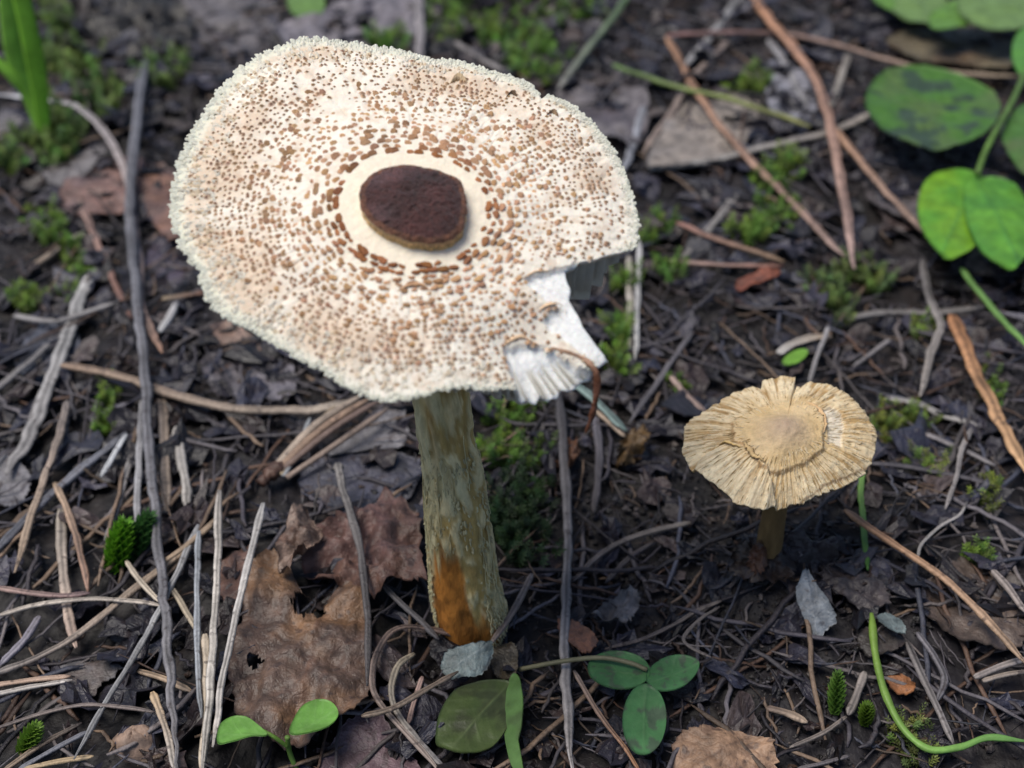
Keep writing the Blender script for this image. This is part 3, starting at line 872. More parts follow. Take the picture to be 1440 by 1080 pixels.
def needle(name, label, cat, pts, w, col, off=0.2, col2=None, flat=0.7, knob=False, mat='needle', group=None, taper=(0.55, 0.3), n=None, offs=None):
    pts = [np.asarray(p, float) for p in pts]
    Q = [P(p[0], p[1], off if offs is None else offs[i]) for i, p in enumerate(pts)]
    Q = np.array(Q)
    ln = np.linalg.norm(np.diff(Q, axis=0), axis=1).sum()
    n = n or int(min(110, max(18, ln * 9)))
    c = spline(Q, n)
    t = np.linspace(0, 1, n)
    rad = np.array([w * 0.5 * depth_of(p) / FPX for p in c])
    rad *= np.minimum(1, np.minimum(taper[0] + t * 9, taper[1] + (1 - t) * 7)) * (1 + 0.12 * vn(t * ln * 2.5, t * 0, len(label)))
    seed = sum(map(ord, label))
    c[:, 2] += 0.02 * vn(t * ln * 1.5, t * 0, seed)
    if knob:
        rad[:3] *= 1.5
    rad = rad * (1 + 0.13 * vn(t * ln * 6, t * 0 + 3, seed))
    side_j = 0.25 * rad.mean() * vn(t * ln * 2.2, t * 0 + 7, seed)
    c[:, 0] += side_j
    soft_ = mat == 'green'
    prof = [1.0] * 12 if soft_ else [1, 0.97, 1.02, 0.72, 1.02, 0.95, 1, 0.95, 0.9, 0.8, 0.9, 0.95]
    V, F = tube(c, rad, 12, flat, prof=prof)
    tt = np.append(np.repeat(t, 12), [0, 1])
    ka = np.append(np.tile(np.arange(12), n), [0, 0])
    stripe = np.array([0, .15, .25, -.45, .2, -.1, 0, .1, -.2, 0, .1, -.1])[ka] * (0.2 if soft_ else 1.0)
    a, b = C3(col), C3(col2 if col2 is not None else col)
    C = a * (1 - tt[:, None]) + b * tt[:, None]
    if not soft_:
        C = (C * 0.76 + C.mean(1, keepdims=True) * C3((0.23, 0.23, 0.25))) * 0.9
    C = C * (1 + stripe + 0.25 * vn(tt * ln * 1.3, ka * 0.0, seed) + 0.28 * vn(tt * ln * 0.8, ka * 2.7, seed + 3))[:, None]
    return top(name, V, F, M[mat], C, label, cat, group)

N_ = 'pine_needle'
LIT = [
 # --- around the left edge
 ('grass_stalk', 'long slate-grey dry stalk running past the fringe of the tall mushroom', 'stalk', [(205,85),(195,150),(183,270),(185,340),(193,430),(203,520),(212,640),(222,760),(232,860),(240,960),(250,1085)], 14, BLUE, 0.75, (0.17,0.16,0.165)),
 ('dry_grass', 'pale curved dry grass blade arching beside the slate-grey stalk', 'grass blade', [(-5,132),(60,140),(110,150),(150,190),(175,240),(184,290),(195,360),(200,430),(215,470),(230,497)], 11, (0.42,0.42,0.44), 0.55, (0.30,0.15,0.08)),
 (N_, 'reddish-brown pine needle crossing under the pale curved grass blade', 'pine needle', [(112,280),(130,325),(150,370),(168,415),(185,447)], 9, PINK, 0.3, RED),
 ('dry_grass', 'broad bleached grass blade lying straight on dark leaf litter', 'grass blade', [(131,378),(105,440),(80,510),(48,600),(8,668)], 20, (0.40,0.39,0.37), 0.35, GREY),
 (N_, 'grey pine needle with one end under the broad bleached grass blade', 'pine needle', [(-5,548),(40,510),(85,468)], 11, GREY, 0.25),
 (N_, 'thin grey needle crossing the broad bleached grass blade', 'pine needle', [(20,445),(70,452),(110,444),(165,425)], 9, GREY, 0.42),
 (N_, 'short tan needle lying by the moss beside the broad bleached blade', 'pine needle', [(35,385),(75,355),(120,325)], 11, TAN, 0.2, GREY),
 ('twig', 'long tan-brown twig lying horizontally under the tall mushroom cap', 'twig', [(88,514),(150,525),(200,540),(260,560),(330,575),(400,578),(450,575),(505,560)], 15, (0.27,0.17,0.10), 0.5, (0.33,0.27,0.20)),
 (N_, 'short white needle pointing at the notch in the cap rim', 'pine needle', [(248,425),(235,450),(224,468)], 10, (0.5,0.49,0.48), 0.3),
 (N_, 'straw needle end lying against the shaggy cap rim', 'pine needle', [(228,420),(255,416),(290,410)], 9, (0.40,0.30,0.17), 0.3, RED),
 (N_, 'long dark blue-grey needle pointing at the long tan-brown twig', 'pine needle', [(-5,772),(40,728),(80,690),(130,648),(178,608)], 13, BLUE, 0.4),
 (N_, 'short glossy white needle lying over blue-grey needles', 'pine needle', [(177,610),(160,640),(142,670)], 8, (0.5,0.52,0.53), 0.5),
 (N_, 'grey-tan needle leaning over the dark blue-grey needle', 'pine needle', [(95,565),(78,630),(52,700),(20,805)], 11, (0.27,0.22,0.19), 0.5, TAN),
 (N_, 'brown-grey needle beside the broad bleached blade tip', 'pine needle', [(62,545),(40,600),(25,645)], 9, GREY, 0.3),
 (N_, 'slim tan needle with a reddish bend beside a flat pale blade', 'pine needle', [(78,680),(95,720),(110,765),(125,832)], 10, TAN, 0.4, (0.34,0.18,0.11)),
 ('dry_grass', 'short flat pale grass blade standing beside a reddish tan needle', 'grass blade', [(84,715),(88,790),(95,850),(107,912)], 14, (0.40,0.34,0.26), 0.35, (0.36,0.24,0.17)),
 (N_, 'grey needle lying alongside the slate-grey stalk', 'pine needle', [(200,560),(197,640),(192,745)], 10, (0.25,0.245,0.25), 0.35),
 (N_, 'wide tan needle crossing under the long tan-brown twig', 'pine needle', [(226,560),(233,620),(236,720)], 15, (0.34,0.25,0.17), 0.3),
 (N_, 'pale bent needle beside the wide tan needle', 'pine needle', [(248,600),(257,660),(266,718)], 14, (0.36,0.33,0.29), 0.3),
 (N_, 'thin grey needle slanting behind the two-coloured moss sprigs', 'pine needle', [(185,640),(170,700),(148,760)], 9, GREY, 0.25),
 # --- foreground left
 (N_, 'sharp upright straw-grey needle with a pointed tip', 'pine needle', [(308,690),(306,780),(301,880),(296,960),(284,1085)], 11, PALE, 0.85, (0.44,0.40,0.33)),
 (N_, 'speckled straw-grey needle leaning across the brown birch leaf edge', 'pine needle', [(371,708),(347,800),(327,890),(312,965),(299,1050)], 11, (0.42,0.40,0.37), 0.85, PALE),
 (N_, 'slim blue-grey needle standing beside the sharp straw-grey needle', 'pine needle', [(280,748),(277,830),(278,920),(283,1010)], 9, (0.24,0.26,0.28), 0.7),
 (N_, 'thick cream-tan needle base joining two straw-grey needles', 'pine needle', [(287,893),(292,960),(290,1020),(284,1085)], 13, (0.46,0.37,0.25), 0.65),
 (N_, 'long pale grey needle running diagonally under the slate-grey stalk', 'pine needle', [(278,738),(247,810),(222,862),(195,910),(150,985),(103,1068)], 10, (0.30,0.30,0.30), 0.55),
 (N_, 'curved straw needle lying level, its end under the slate-grey stalk', 'pine needle', [(-5,866),(60,850),(130,842),(190,846),(228,852)], 8, (0.43,0.36,0.28), 0.5),
 (N_, 'pinkish-brown needle lying level above the curved straw needle', 'pine needle', [(-5,826),(50,835),(90,837),(128,834)], 9, PINK, 0.45, (0.2,0.12,0.12)),
 ('twig', 'long grey-brown twig running diagonally under the slate-grey stalk', 'twig', [(-5,948),(60,920),(115,890),(180,835),(250,780),(305,728)], 12, (0.2,0.17,0.15), 0.4, (0.38,0.26,0.15)),
 (N_, 'upper of two parallel orange-tan needles', 'pine needle', [(-5,964),(45,957),(100,950)], 8, (0.42,0.27,0.17), 0.35),
 (N_, 'lower of two parallel pale needles', 'pine needle', [(-5,977),(45,966),(102,957)], 8, PALE, 0.32),
 (N_, 'thin dark curved needle crossing the long pale grey needle', 'pine needle', [(-5,1023),(60,1003),(120,992),(175,995),(218,1001)], 6, (0.17,0.13,0.11), 0.55),
 (N_, 'tan needle beside the small bright moss sprig', 'pine needle', [(5,1084),(60,1046),(115,1016)], 8, TAN, 0.3, DARK),
 (N_, 'blue-grey needle lying against the tan clod of earth', 'pine needle', [(25,1084),(80,1052),(125,1028)], 8, BLUE, 0.3),
 (N_, 'yellow-tan needle lying in front of the tan clod of earth', 'pine needle', [(35,1082),(90,1070),(132,1064)], 8, (0.42,0.29,0.13), 0.35),
 ('grass_husk', 'golden dry grass husk with a broad tip beside the slate-grey stalk', 'grass husk', [(214,974),(226,1005),(238,1040),(246,1085)], 11, (0.40,0.26,0.11), 0.6, PALE),
 (N_, 'short cream needle joining the slate-grey stalk from moss', 'pine needle', [(178,790),(200,820),(224,848)], 8, (0.46,0.38,0.27), 0.5),
 (N_, 'cream needle bent behind the blue-grey slim needle', 'pine needle', [(240,825),(262,860),(290,905)], 9, (0.42,0.34,0.22), 0.5),
 (N_, 'pale stub of needle leaning on the orange-tan needle pair', 'pine needle', [(57,866),(30,905),(0,935)], 12, (0.22,0.2,0.24), 0.4),
 (N_, 'short tan needle hidden behind the slate-grey stalk', 'pine needle', [(192,942),(230,955),(270,972)], 9, TAN, 0.3),
 (N_, 'dull brown needle leaning on the blue-grey needle', 'pine needle', [(232,790),(255,772),(300,735)], 9, TAN, 0.6),
 # --- centre foreground
 ('twig', 'knobbly dark twig standing in front of the crumpled brown leaf', 'twig', [(474,652),(480,680),(495,725),(508,780),(516,860),(518,965)], 11, (0.20,0.18,0.16), 0.9, (0.07,0.06,0.06)),
 ('twig', 'side branch of twig lying against the stem base', 'twig', [(517,800),(560,845),(590,872),(618,900)], 9, (0.11,0.10,0.10), 0.5),
 (N_, 'looped brown needle curling at the foot of the tall mushroom', 'pine needle', [(655,898),(610,885),(572,881),(545,894),(526,928),(523,962),(536,992),(562,1022),(598,1060),(618,1085)], 9, (0.16,0.09,0.06), 0.5, (0.26,0.20,0.16)),
 (N_, 'curled greenish-tan needle inside the looped brown needle', 'pine needle', [(583,920),(562,935),(551,962),(552,990),(570,1020),(595,1050),(632,1085)], 10, (0.31,0.25,0.15), 0.45, (0.17,0.16,0.16)),
 (N_, 'speckled brown needle with a sharp point resting on the looped needle', 'pine needle', [(509,1006),(545,998),(590,976),(645,944)], 9, (0.24,0.17,0.11), 0.75, (0.17,0.12,0.08)),
 (N_, 'short pink needle stub behind the speckled sharp needle', 'pine needle', [(594,952),(582,990),(574,1018)], 7, PINK, 0.35),
 ('twig', 'thin brown twig leaning on the foot of the tall mushroom', 'twig', [(748,808),(722,858),(690,907)], 9, (0.19,0.14,0.11), 0.7),
 ('stalk', 'upright grey weathered stalk behind the trefoil leaf stem', 'stalk', [(786,556),(793,640),(797,720),(797,800),(795,870),(795,940),(800,1000),(804,1085)], 14, (0.05,0.045,0.05), 0.5, (0.38,0.34,0.31)),
 ('stalk', 'dark upright stalk in the shade between both mushrooms', 'stalk', [(838,585),(842,650),(836,722)], 12, (0.13,0.12,0.14), 0.3, DARK),
 (N_, 'orange-brown needle slanting beside the trefoil leaflets', 'pine needle', [(808,943),(840,1000),(872,1042),(900,1085)], 7, (0.30,0.22,0.17), 0.45, ORANGE),
 ('rootlet', 'pale forked rootlet curving between both mushrooms', 'rootlet', [(972,735),(920,746),(872,762),(835,788),(804,818)], 9, (0.24,0.20,0.16), 0.35, (0.14,0.11,0.10)),
 ('rootlet', 'dark rootlet running under the pale forked rootlet', 'rootlet', [(930,755),(885,785),(850,820)], 8, (0.12,0.10,0.10), 0.2),
 ('rootlet', 'thin brown rootlet above the trefoil leaflets', 'rootlet', [(1015,845),(975,862),(945,880),(900,900),(850,912)], 6, (0.19,0.15,0.12), 0.35, (0.13,0.10,0.09)),
 ('rootlet', 'twisted rootlet crossing the thin brown rootlet', 'rootlet', [(1012,852),(985,870),(962,896),(970,910),(1000,925)], 5, (0.16,0.13,0.11), 0.4),
 ('rootlet', 'dark straight rootlet lying beside the small mushroom stem', 'rootlet', [(1060,790),(1000,850),(930,905)], 7, (0.10,0.08,0.08), 0.15),
 # --- right foreground
 ('twig', 'orange-brown tapering twig pointing at the straw-coloured cap', 'twig', [(1188,718),(1250,760),(1320,808),(1380,862),(1445,935)], 12, (0.42,0.19,0.06), 0.75, (0.42,0.27,0.15)),
 ('runner', 'bright green curving plant runner on dark soil', 'runner', [(1226,862),(1231,920),(1245,975),(1273,1028),(1308,1054),(1350,1050),(1390,1037),(1445,1043)], 11, (0.22,0.36,0.06), 0.45, (0.17,0.36,0.10)),
 ('runner', 'short green runner piece dipping behind the orange-brown twig', 'runner', [(1214,640),(1211,690),(1215,745),(1220,802)], 9, (0.22,0.38,0.10), 0.3, (0.06,0.16,0.03)),
 ('twig', 'gnarled dark twig lying beside the green curving runner', 'twig', [(1275,902),(1298,955),(1320,1000),(1342,1048)], 11, (0.17,0.15,0.14), 0.35),
 ('twig', 'bent dark twig forking beside the gnarled dark twig', 'twig', [(1290,890),(1315,925),(1328,955),(1318,985)], 10, (0.12,0.11,0.12), 0.4),
 ('twig', 'short pale broken twig beside the green moss spike', 'twig', [(1216,945),(1205,980),(1194,1005)], 11, (0.24,0.20,0.17), 0.35),
 (N_, 'thin brown needle bent beside the broken pale twig', 'pine needle', [(1190,1008),(1155,1032),(1110,1052)], 6, (0.20,0.16,0.13), 0.3),
 (N_, 'dark needle lying under the tan leaf scrap', 'pine needle', [(1195,1062),(1150,1075),(1120,1082)], 6, (0.14,0.12,0.12), 0.3),
 ('twig', 'short brown stub with a hollow end beside the tan leaf scrap', 'twig', [(1078,995),(1105,1003),(1135,1017)], 12, (0.20,0.13,0.09), 0.3, (0.40,0.28,0.17)),
 (N_, 'grey split needle pointing away from the orange-brown twig', 'pine needle', [(1370,953),(1405,938),(1445,925)], 9, (0.30,0.25,0.22), 0.45),
 (N_, 'tan split needle under the grey split needle', 'pine needle', [(1382,958),(1415,948),(1445,943)], 8, (0.34,0.27,0.21), 0.4),
 ('twig', 'weathered grey twig beside the dull brown leaf at the orange-brown twig', 'twig', [(1395,802),(1418,828),(1445,862)], 11, (0.26,0.21,0.18), 0.5),
 # --- right middle
 ('dry_grass', 'broad orange-brown dead grass blade lying on grey litter', 'grass blade', [(1338,443),(1368,510),(1398,575),(1448,668)], 19, (0.38,0.15,0.035), 0.5, (0.45,0.25,0.09)),
 ('twig', 'grey-tan twig behind the straw-coloured cap', 'twig', [(1246,560),(1290,568),(1330,585),(1382,602)], 11, (0.28,0.26,0.24), 0.3),
 ('rootlet', 'dark wiry rootlet reaching from the straw-coloured cap to the grass blade', 'rootlet', [(1226,652),(1268,654),(1310,662),(1360,672),(1425,690)], 8, (0.09,0.08,0.09), 0.35),
 ('rootlet', 'short curved grey rootlet across the dark wiry rootlet', 'rootlet', [(1366,602),(1352,635),(1346,668),(1330,716)], 7, (0.27,0.24,0.22), 0.45),
 ('rootlet', 'thin pale wiry rootlet bent beside the orange-brown twig', 'rootlet', [(1291,783),(1296,765),(1320,742),(1348,725),(1360,705)], 4, (0.34,0.31,0.28), 0.4),
 (N_, 'dark slanting needle crossing behind the grey-tan twig', 'pine needle', [(1300,610),(1350,630),(1400,655)], 8, (0.2,0.18,0.18), 0.3),
 ('twig', 'upright bent grey twig beside the broad orange-brown blade', 'twig', [(1297,365),(1308,420),(1322,458),(1308,500),(1295,558)], 11, (0.17,0.155,0.15), 0.5, (0.29,0.25,0.21)),
 ('twig', 'grey twig lying level behind the upright bent twig', 'twig', [(1192,448),(1250,440),(1310,440),(1385,432)], 11, (0.21,0.19,0.17), 0.35),
 ('green_runner', 'fresh green leaf stalk slanting down from the bright clover leaf', 'leaf stalk', [(1352,378),(1390,428),(1445,488)], 9, (0.17,0.32,0.09), 0.9),
 (N_, 'thin grey needle standing over the pale curled husk', 'pine needle', [(1165,460),(1150,500),(1138,538)], 6, (0.30,0.28,0.27), 0.5),
 ('husk', 'pale curled husk lying behind the straw-coloured cap', 'husk', [(1094,497),(1112,484),(1140,475),(1170,472)], 13, (0.50,0.47,0.42), 0.4, (0.42,0.30,0.18)),
 (N_, 'thin grey needle tilted behind the split of the straw-coloured cap', 'pine needle', [(1252,478),(1225,497),(1200,515)], 6, (0.28,0.25,0.24), 0.4),
 # --- right top
 (N_, 'long orange needle crossing two other needles in blurred litter', 'pine needle', [(1055,-8),(1085,32),(1115,66),(1150,120),(1168,180),(1180,240),(1193,310),(1200,378)], 14, (0.42,0.18,0.06), 0.75, (0.34,0.22,0.18)),
 (N_, 'long pinkish needle lying level under the spotted clover leaf stalk', 'pine needle', [(938,50),(1000,46),(1070,46),(1115,50),(1200,70),(1290,95),(1370,105),(1445,108)], 9, (0.30,0.14,0.12), 0.6, (0.26,0.20,0.12)),
 (N_, 'orange and grey needle slanting below the long pinkish needle', 'pine needle', [(938,52),(968,108),(1000,160),(1050,220),(1100,270),(1150,322),(1188,362)], 11, (0.38,0.18,0.07), 0.5, (0.29,0.19,0.15)),
 (N_, 'tan needle splitting from the long orange needle', 'pine needle', [(1172,178),(1220,240),(1265,290),(1305,332)], 10, (0.38,0.20,0.10), 0.6, (0.30,0.20,0.15)),
 ('twig', 'pale grey twig under the crossing needles', 'twig', [(912,238),(1000,226),(1080,206),(1170,185),(1237,156)], 12, (0.25,0.24,0.22), 0.45, (0.34,0.29,0.24)),
 (N_, 'red-brown needle lying beside the broken side of the tall cap', 'pine needle', [(952,312),(985,328),(1050,350),(1105,368)], 9, (0.29,0.13,0.10), 0.4, (0.28,0.17,0.08)),
 (N_, 'level pinkish tan needle under the red-brown needle', 'pine needle', [(940,368),(1000,371),(1050,374),(1102,374)], 8, (0.33,0.22,0.17), 0.3, RED),
 (N_, 'pale straw needle standing against the torn side of the tall cap', 'pine needle', [(884,360),(886,430),(886,508)], 9, (0.35,0.31,0.25), 0.3),
 (N_, 'whitish needle beside the pale straw needle at the torn cap', 'pine needle', [(899,340),(897,430),(894,505)], 8, (0.42,0.41,0.39), 0.4),
 (N_, 'dark thin needle between the torn cap and the straw-coloured cap', 'pine needle', [(975,465),(940,515),(885,595)], 8, (0.12,0.11,0.12), 0.35),
 (N_, 'pinkish needle pointing at the straw-coloured cap', 'pine needle', [(943,530),(965,555),(992,583)], 10, (0.33,0.22,0.17), 0.35),
 ('dry_grass', 'blue-green grass blade hidden behind the torn cap flap', 'grass blade', [(800,532),(835,562),(882,606)], 12, TEAL, 0.5),
 (N_, 'tan needle lying beneath the blue-green grass blade', 'pine needle', [(838,578),(860,596),(880,614)], 9, (0.36,0.26,0.17), 0.35),
 ('stalk', 'grey upright stalk behind the rim of the tall cap', 'stalk', [(590,-8),(591,40),(589,110)], 13, (0.28,0.25,0.25), 0.7),
 ('green_grass', 'green grass stem slanting down to the rim of the tall cap', 'grass stem', [(884,-6),(850,40),(812,88),(785,125)], 10, (0.12,0.20,0.08), 0.6, (0.25,0.24,0.22)),
 ('green_grass', 'yellow-green grass stem crossing the slanting orange needle', 'grass stem', [(862,92),(910,108),(960,125),(1030,140),(1090,160),(1140,178)], 9, (0.12,0.22,0.06), 0.65, (0.28,0.28,0.09)),
 (N_, 'grey needle lying diagonally under the long pinkish needle', 'pine needle', [(1042,-8),(1005,45),(965,92)], 11, (0.28,0.27,0.26), 0.4),
 (N_, 'brown needle pointing to the right rim of the tall cap', 'pine needle', [(1030,50),(975,110),(940,165),(905,215)], 10, (0.27,0.20,0.16), 0.3),
 (N_, 'blue-grey needle touching the right rim of the tall cap', 'pine needle', [(905,150),(893,195),(878,240)], 12, (0.24,0.25,0.28), 0.35),
 (N_, 'grey needle lying in moss beside the red-brown needle', 'pine needle', [(1035,275),(1000,320),(958,365)], 12, (0.22,0.2,0.18), 0.25),
 (N_, 'grey blurred needle behind the long orange needle', 'pine needle', [(1080,55),(1110,100),(1135,150)], 11, (0.24,0.23,0.23), 0.4),
 (N_, 'tan blurred twiglet standing between orange needle and spotted clover leaf', 'pine needle', [(1193,75),(1180,120),(1168,150)], 10, (0.27,0.24,0.20), 0.4),
 ('rootlet', 'upper grey root behind the tall mushroom cap rim in moss', 'rootlet', [(640,60),(680,85),(720,105)], 9, (0.20,0.18,0.17), 0.3),
]
for rec in LIT:
    name, label, cat, pts, w, col, off = rec[:7]
    flat = 0.35 if name in ('dry_grass', 'husk', 'grass_husk') else 0.75
    needle(name, label, cat, pts, w, col, off, rec[7] if len(rec) > 7 else None, flat=flat, knob='knobbly' in label,
           mat='green' if name in ('runner', 'green_runner', 'green_grass') else 'needle')

# bundle of needles still joined at the sheath, under the cap
fb = P(387, 660, 0.45)
fas = root('needle_bundle', fb, 'bundle of brown pine needles joined at a dark sheath under the tall cap', 'pine needles')
for k, (e, w, c) in enumerate((((508, 556), 13, (0.30,0.24,0.19)), ((520, 560), 12, (0.25,0.17,0.12)), ((535, 562), 11, (0.16,0.11,0.09)), ((470, 572), 11, (0.33,0.25,0.16)), ((436, 588), 9, (0.22,0.23,0.24)), ((545, 575), 10, (0.20,0.15,0.12)))):
    a_, b_ = P(383 + 4 * k, 662 + 2 * k, 0.40), P(e[0], e[1], 0.55)
    mid = (a_ + b_) / 2 + [0.05 * k - 0.1, 0, 0.12]
    cpt = spline([a_, mid, b_], 24)
    V, F = tube(cpt, [w * 0.5 * depth_of(p) / FPX * min(1, 0.4 + (23 - i) * 0.15) for i, p in enumerate(cpt)], 7, 0.7)
    part('needle', V, F, M['needle'], fas, fb, C3(c) * (1 + 0.25 * vn(V[:, 0] * 2, V[:, 1] * 2, k))[:, None])
cpt = spline([P(366, 680, 0.35), P(383, 664, 0.42), P(402, 650, 0.45)], 12)
V, F = tube(cpt, 0.20 * np.sin(np.linspace(0.5, 2.7, 12)) * (1 + 0.2 * nr.randn(12)), 9, 0.8)
part('sheath', V, F, M['dead'], fas, fb, C3((0.09, 0.045, 0.03)) * (1 + 0.5 * vn(V[:, 0] * 5, V[:, 1] * 5, 3))[:, None])

# withered strip hanging over the torn flap of the cap
hang = [cap3(*solve_cap(778, 490), 0.0), None]
q = [solve_cap(u, v, 0.03) for u, v in ((776, 489), (800, 496), (822, 506))]
hp = [cap3(p[0], p[1], float(cap_z(math.atan2(p[1], p[0]), math.hypot(*p))) + 0.03) for p in q]
dd = depth_of(hp[-1]) - 0.05
hp += [EYE + ray(u, v) * (dd + k * 0.08) for k, (u, v) in enumerate(((836, 520), (840, 540), (836, 570), (830, 592), (823, 610)))]
c = spline(np.array(hp), 40)
t = np.linspace(0, 1, 40)
V, F = tube(c, np.interp(t, [0, .2, .45, .6, .8, 1], [.015, .035, .05, .055, .04, .01]) * (1 + 0.25 * vn(t * 15, t * 0, 3)), 9, 0.35, updir=(0.3, -1, 0.2))
tt = np.append(np.repeat(t, 9), [0, 1])
C = C3((0.40, 0.24, 0.15)) * (1 - smooth(0.2, 0.55, tt))[:, None] + C3((0.14, 0.05, 0.022)) * smooth(0.2, 0.55, tt)[:, None]
top('withered_leaf_strip', V, F, M['dead'], C * (1 + 0.3 * vn(tt * 14, np.append(np.tile(np.arange(9), 40), [0, 0]) * 1.3, 6))[:, None], 'withered brown leaf strip hanging off the torn cap flap', 'dead leaf')

# ------------------------------------------------------------------ leaves
def leaf(name, label, cat, outline, off, col, mat='dead', crumple=0.08, curl=0.0, jag=0.0, veins=None, vcol=None, col2=None, holes=(), tiltx=0.0, tilty=0.0, rings=14, nt=96, group=None, thick=0.02, parent=None, pbase=None, spots=None, freq=0.8, cup=0.0):
    seed = sum(map(ord, label))
    if mat == 'dead':
        jag = max(jag, 0.05); curl = curl or 0.07
    px = np.asarray(outline, float)
    cu, cv = px.mean(0)
    cp = P(cu, cv, off)
    nrm = np.array([-tiltx, -tilty, 1.0]); nrm /= np.linalg.norm(nrm)
    Q = np.array([plane_hit(u, v, cp, nrm) for u, v in px])
    ctr = Q.mean(0)
    B = spline(Q - ctr, nt, closed=True)
    if np.sum(B[:, 0] * np.roll(B[:, 1], -1) - B[:, 1] * np.roll(B[:, 0], -1)) < 0:
        B = B[::-1].copy()
    ta = np.linspace(0, 2 * math.pi, nt, endpoint=False)
    if jag:
        B = B * (1 + jag * vn(ta * 9, ta * 0, seed) + jag * 0.7 * vn(ta * 22, ta * 0, seed + 1))[:, None]
    size = np.linalg.norm(B, axis=1).mean()
    s = np.linspace(0, 1, rings + 1)[1:]
    G_ = s[:, None, None] * B[None]
    V = ctr + G_
    x, y = V[..., 0], V[..., 1]
    h = crumple * fbm(x / freq, y / freq, seed, 3) * 2 + curl * s[:, None] ** 3 * vn(ta * 1.1, ta * 0, seed + 5)[None] + cup * (s[:, None] ** 2 - 0.4)
    C = C3(col) * np.ones(x.shape + (1,))
    if col2 is not None:
        m = smooth(-0.15, 0.3, fbm(x / (size * 0.55), y / (size * 0.55), seed + 9, 4))[..., None]
        C = C * (1 - m) + C3(col2) * m
    if veins is not None:
        a = plane_hit(*veins[0], cp, nrm); b = plane_hit(*veins[1], cp, nrm)
        dvec = (b - a)[:2]; L_ = np.linalg.norm(dvec); dvec = dvec / L_
        al = (x - a[0]) * dvec[0] + (y - a[1]) * dvec[1]
        ac = -(x - a[0]) * dvec[1] + (y - a[1]) * dvec[0]
        w = 0.02 * size + 0.01
        vein = np.exp(-(ac / w) ** 2)
        sp = L_ / 6.0
        sv = (al - np.abs(ac) * 0.8) / sp
        sv = np.abs(sv - np.round(sv)) * sp
        vein = np.maximum(vein, 0.65 * np.exp(-(sv / (w * 0.8)) ** 2) * (np.abs(ac) > w))
        h = h + 0.018 * vein * size - 0.05 * np.abs(ac) * (cup == 0) * 0
        vv = C3(vcol if vcol is not None else C3(col) * 1.5)
        C = C * (1 - 0.6 * vein[..., None]) + vv * 0.6 * vein[..., None]
    if spots is not None:
        m = smooth(0.18, 0.32, fbm(x / (size * 0.3), y / (size * 0.3), seed + 19, 3))[..., None]
        C = C * (1 - m) + C3(spots) * m
    V = V + nrm * h[..., None]
    C = C * (1 + 0.15 * vn(x / 0.15, y / 0.15, seed))[..., None]
    Vt = V.reshape(-1, 3); Vb = Vt - nrm * thick
    n = rings * nt
    i = np.arange(n).reshape(rings, nt); j = np.roll(i, -1, 1)
    keep = np.ones((rings - 1, nt), bool)
    for (hu, hv, hr) in holes:
        hp_ = plane_hit(hu, hv, cp, nrm); rad = hr * depth_of(hp_) / FPX
        d_ = np.hypot(x - hp_[0], y - hp_[1]) * (1 + 0.25 * vn(x / 0.12, y / 0.12, seed + 3))
        keep &= ~((d_ < rad)[:-1] & (d_ < rad)[1:])
    A = np.stack([i[:-1], i[1:], j[1:], j[:-1]], -1)[keep]
    Bq = np.stack([i[:-1], j[:-1], j[1:], i[1:]], -1)[keep] + n
    F = A.tolist() + Bq.tolist() + np.stack([i[-1], j[-1], j[-1] + n, i[-1] + n], -1).tolist()
    c0, c1 = 2 * n, 2 * n + 1
    hole0 = any(math.hypot(cu - a_[0], cv - a_[1]) < a_[2] for a_ in holes)
    if not hole0:
        F += [(c0, int(p), int(q_)) for p, q_ in zip(i[0], j[0])] + [(c1, int(q_) + n, int(p) + n) for p, q_ in zip(i[0], j[0])]
    Vall = np.vstack([Vt, Vb, [V[0].mean(0), V[0].mean(0) - nrm * thick]])
    Call = np.vstack([C.reshape(-1, 3), C.reshape(-1, 3) * 0.9, [C[0].mean(0)] * 2])
    if parent is not None:
        return part(name, Vall, F, M[mat], parent, pbase, Call)
    return top(name, Vall, F, M[mat], Call, label, cat, group)

def ell(u, v, a, b, ang=0.0, n=18, tip=0.0, notch=0.0):
    o = []
    for k in range(n):
        t = 2 * math.pi * k / n
        r = 1 + tip * max(0, math.cos(t)) ** 6 - notch * max(0, math.cos(t)) ** 10
        x, y = a * r * math.cos(t), b * math.sin(t)
        o.append((u + x * math.cos(ang) - y * math.sin(ang), v + x * math.sin(ang) + y * math.cos(ang)))
    return o

D_ = 'dead_leaf'
leaf(D_, 'large mottled brown birch leaf with ragged holes by the knobbly twig', 'dead leaf',
     [(335,868),(348,805),(380,786),(408,800),(428,832),(455,838),(490,818),(516,850),(520,905),(517,960),(512,1000),(482,1012),(448,1036),(410,1046),(378,1028),(340,1008),(326,975),(322,920)],
     0.45, (0.17,0.095,0.05), crumple=0.17, jag=0.04, veins=((412,1040),(455,838)), vcol=(0.10,0.05,0.03), col2=(0.085,0.055,0.042), holes=((436,846,26),(358,925,12)), thick=0.025, rings=22, nt=150, freq=0.5)
leaf(D_, 'crumpled reddish-brown leaf between the twig and the tall stem', 'dead leaf', [(470,735),(505,712),(545,690),(582,712),(592,750),(588,790),(596,830),(560,822),(525,835),(490,820),(455,815),(425,790),(440,750)], 0.55, (0.115,0.062,0.046), crumple=0.34, jag=0.06, col2=(0.12,0.065,0.055), curl=0.25, freq=0.6)
leaf(D_, 'shrivelled pale brown leaf scrap over the crumpled reddish leaf', 'dead leaf', [(388,778),(400,745),(424,712),(440,724),(452,742),(436,768),(420,795),(395,802)], 0.8, (0.20,0.14,0.11), crumple=0.25, jag=0.08, curl=0.3, freq=0.35, col2=(0.12,0.07,0.05))
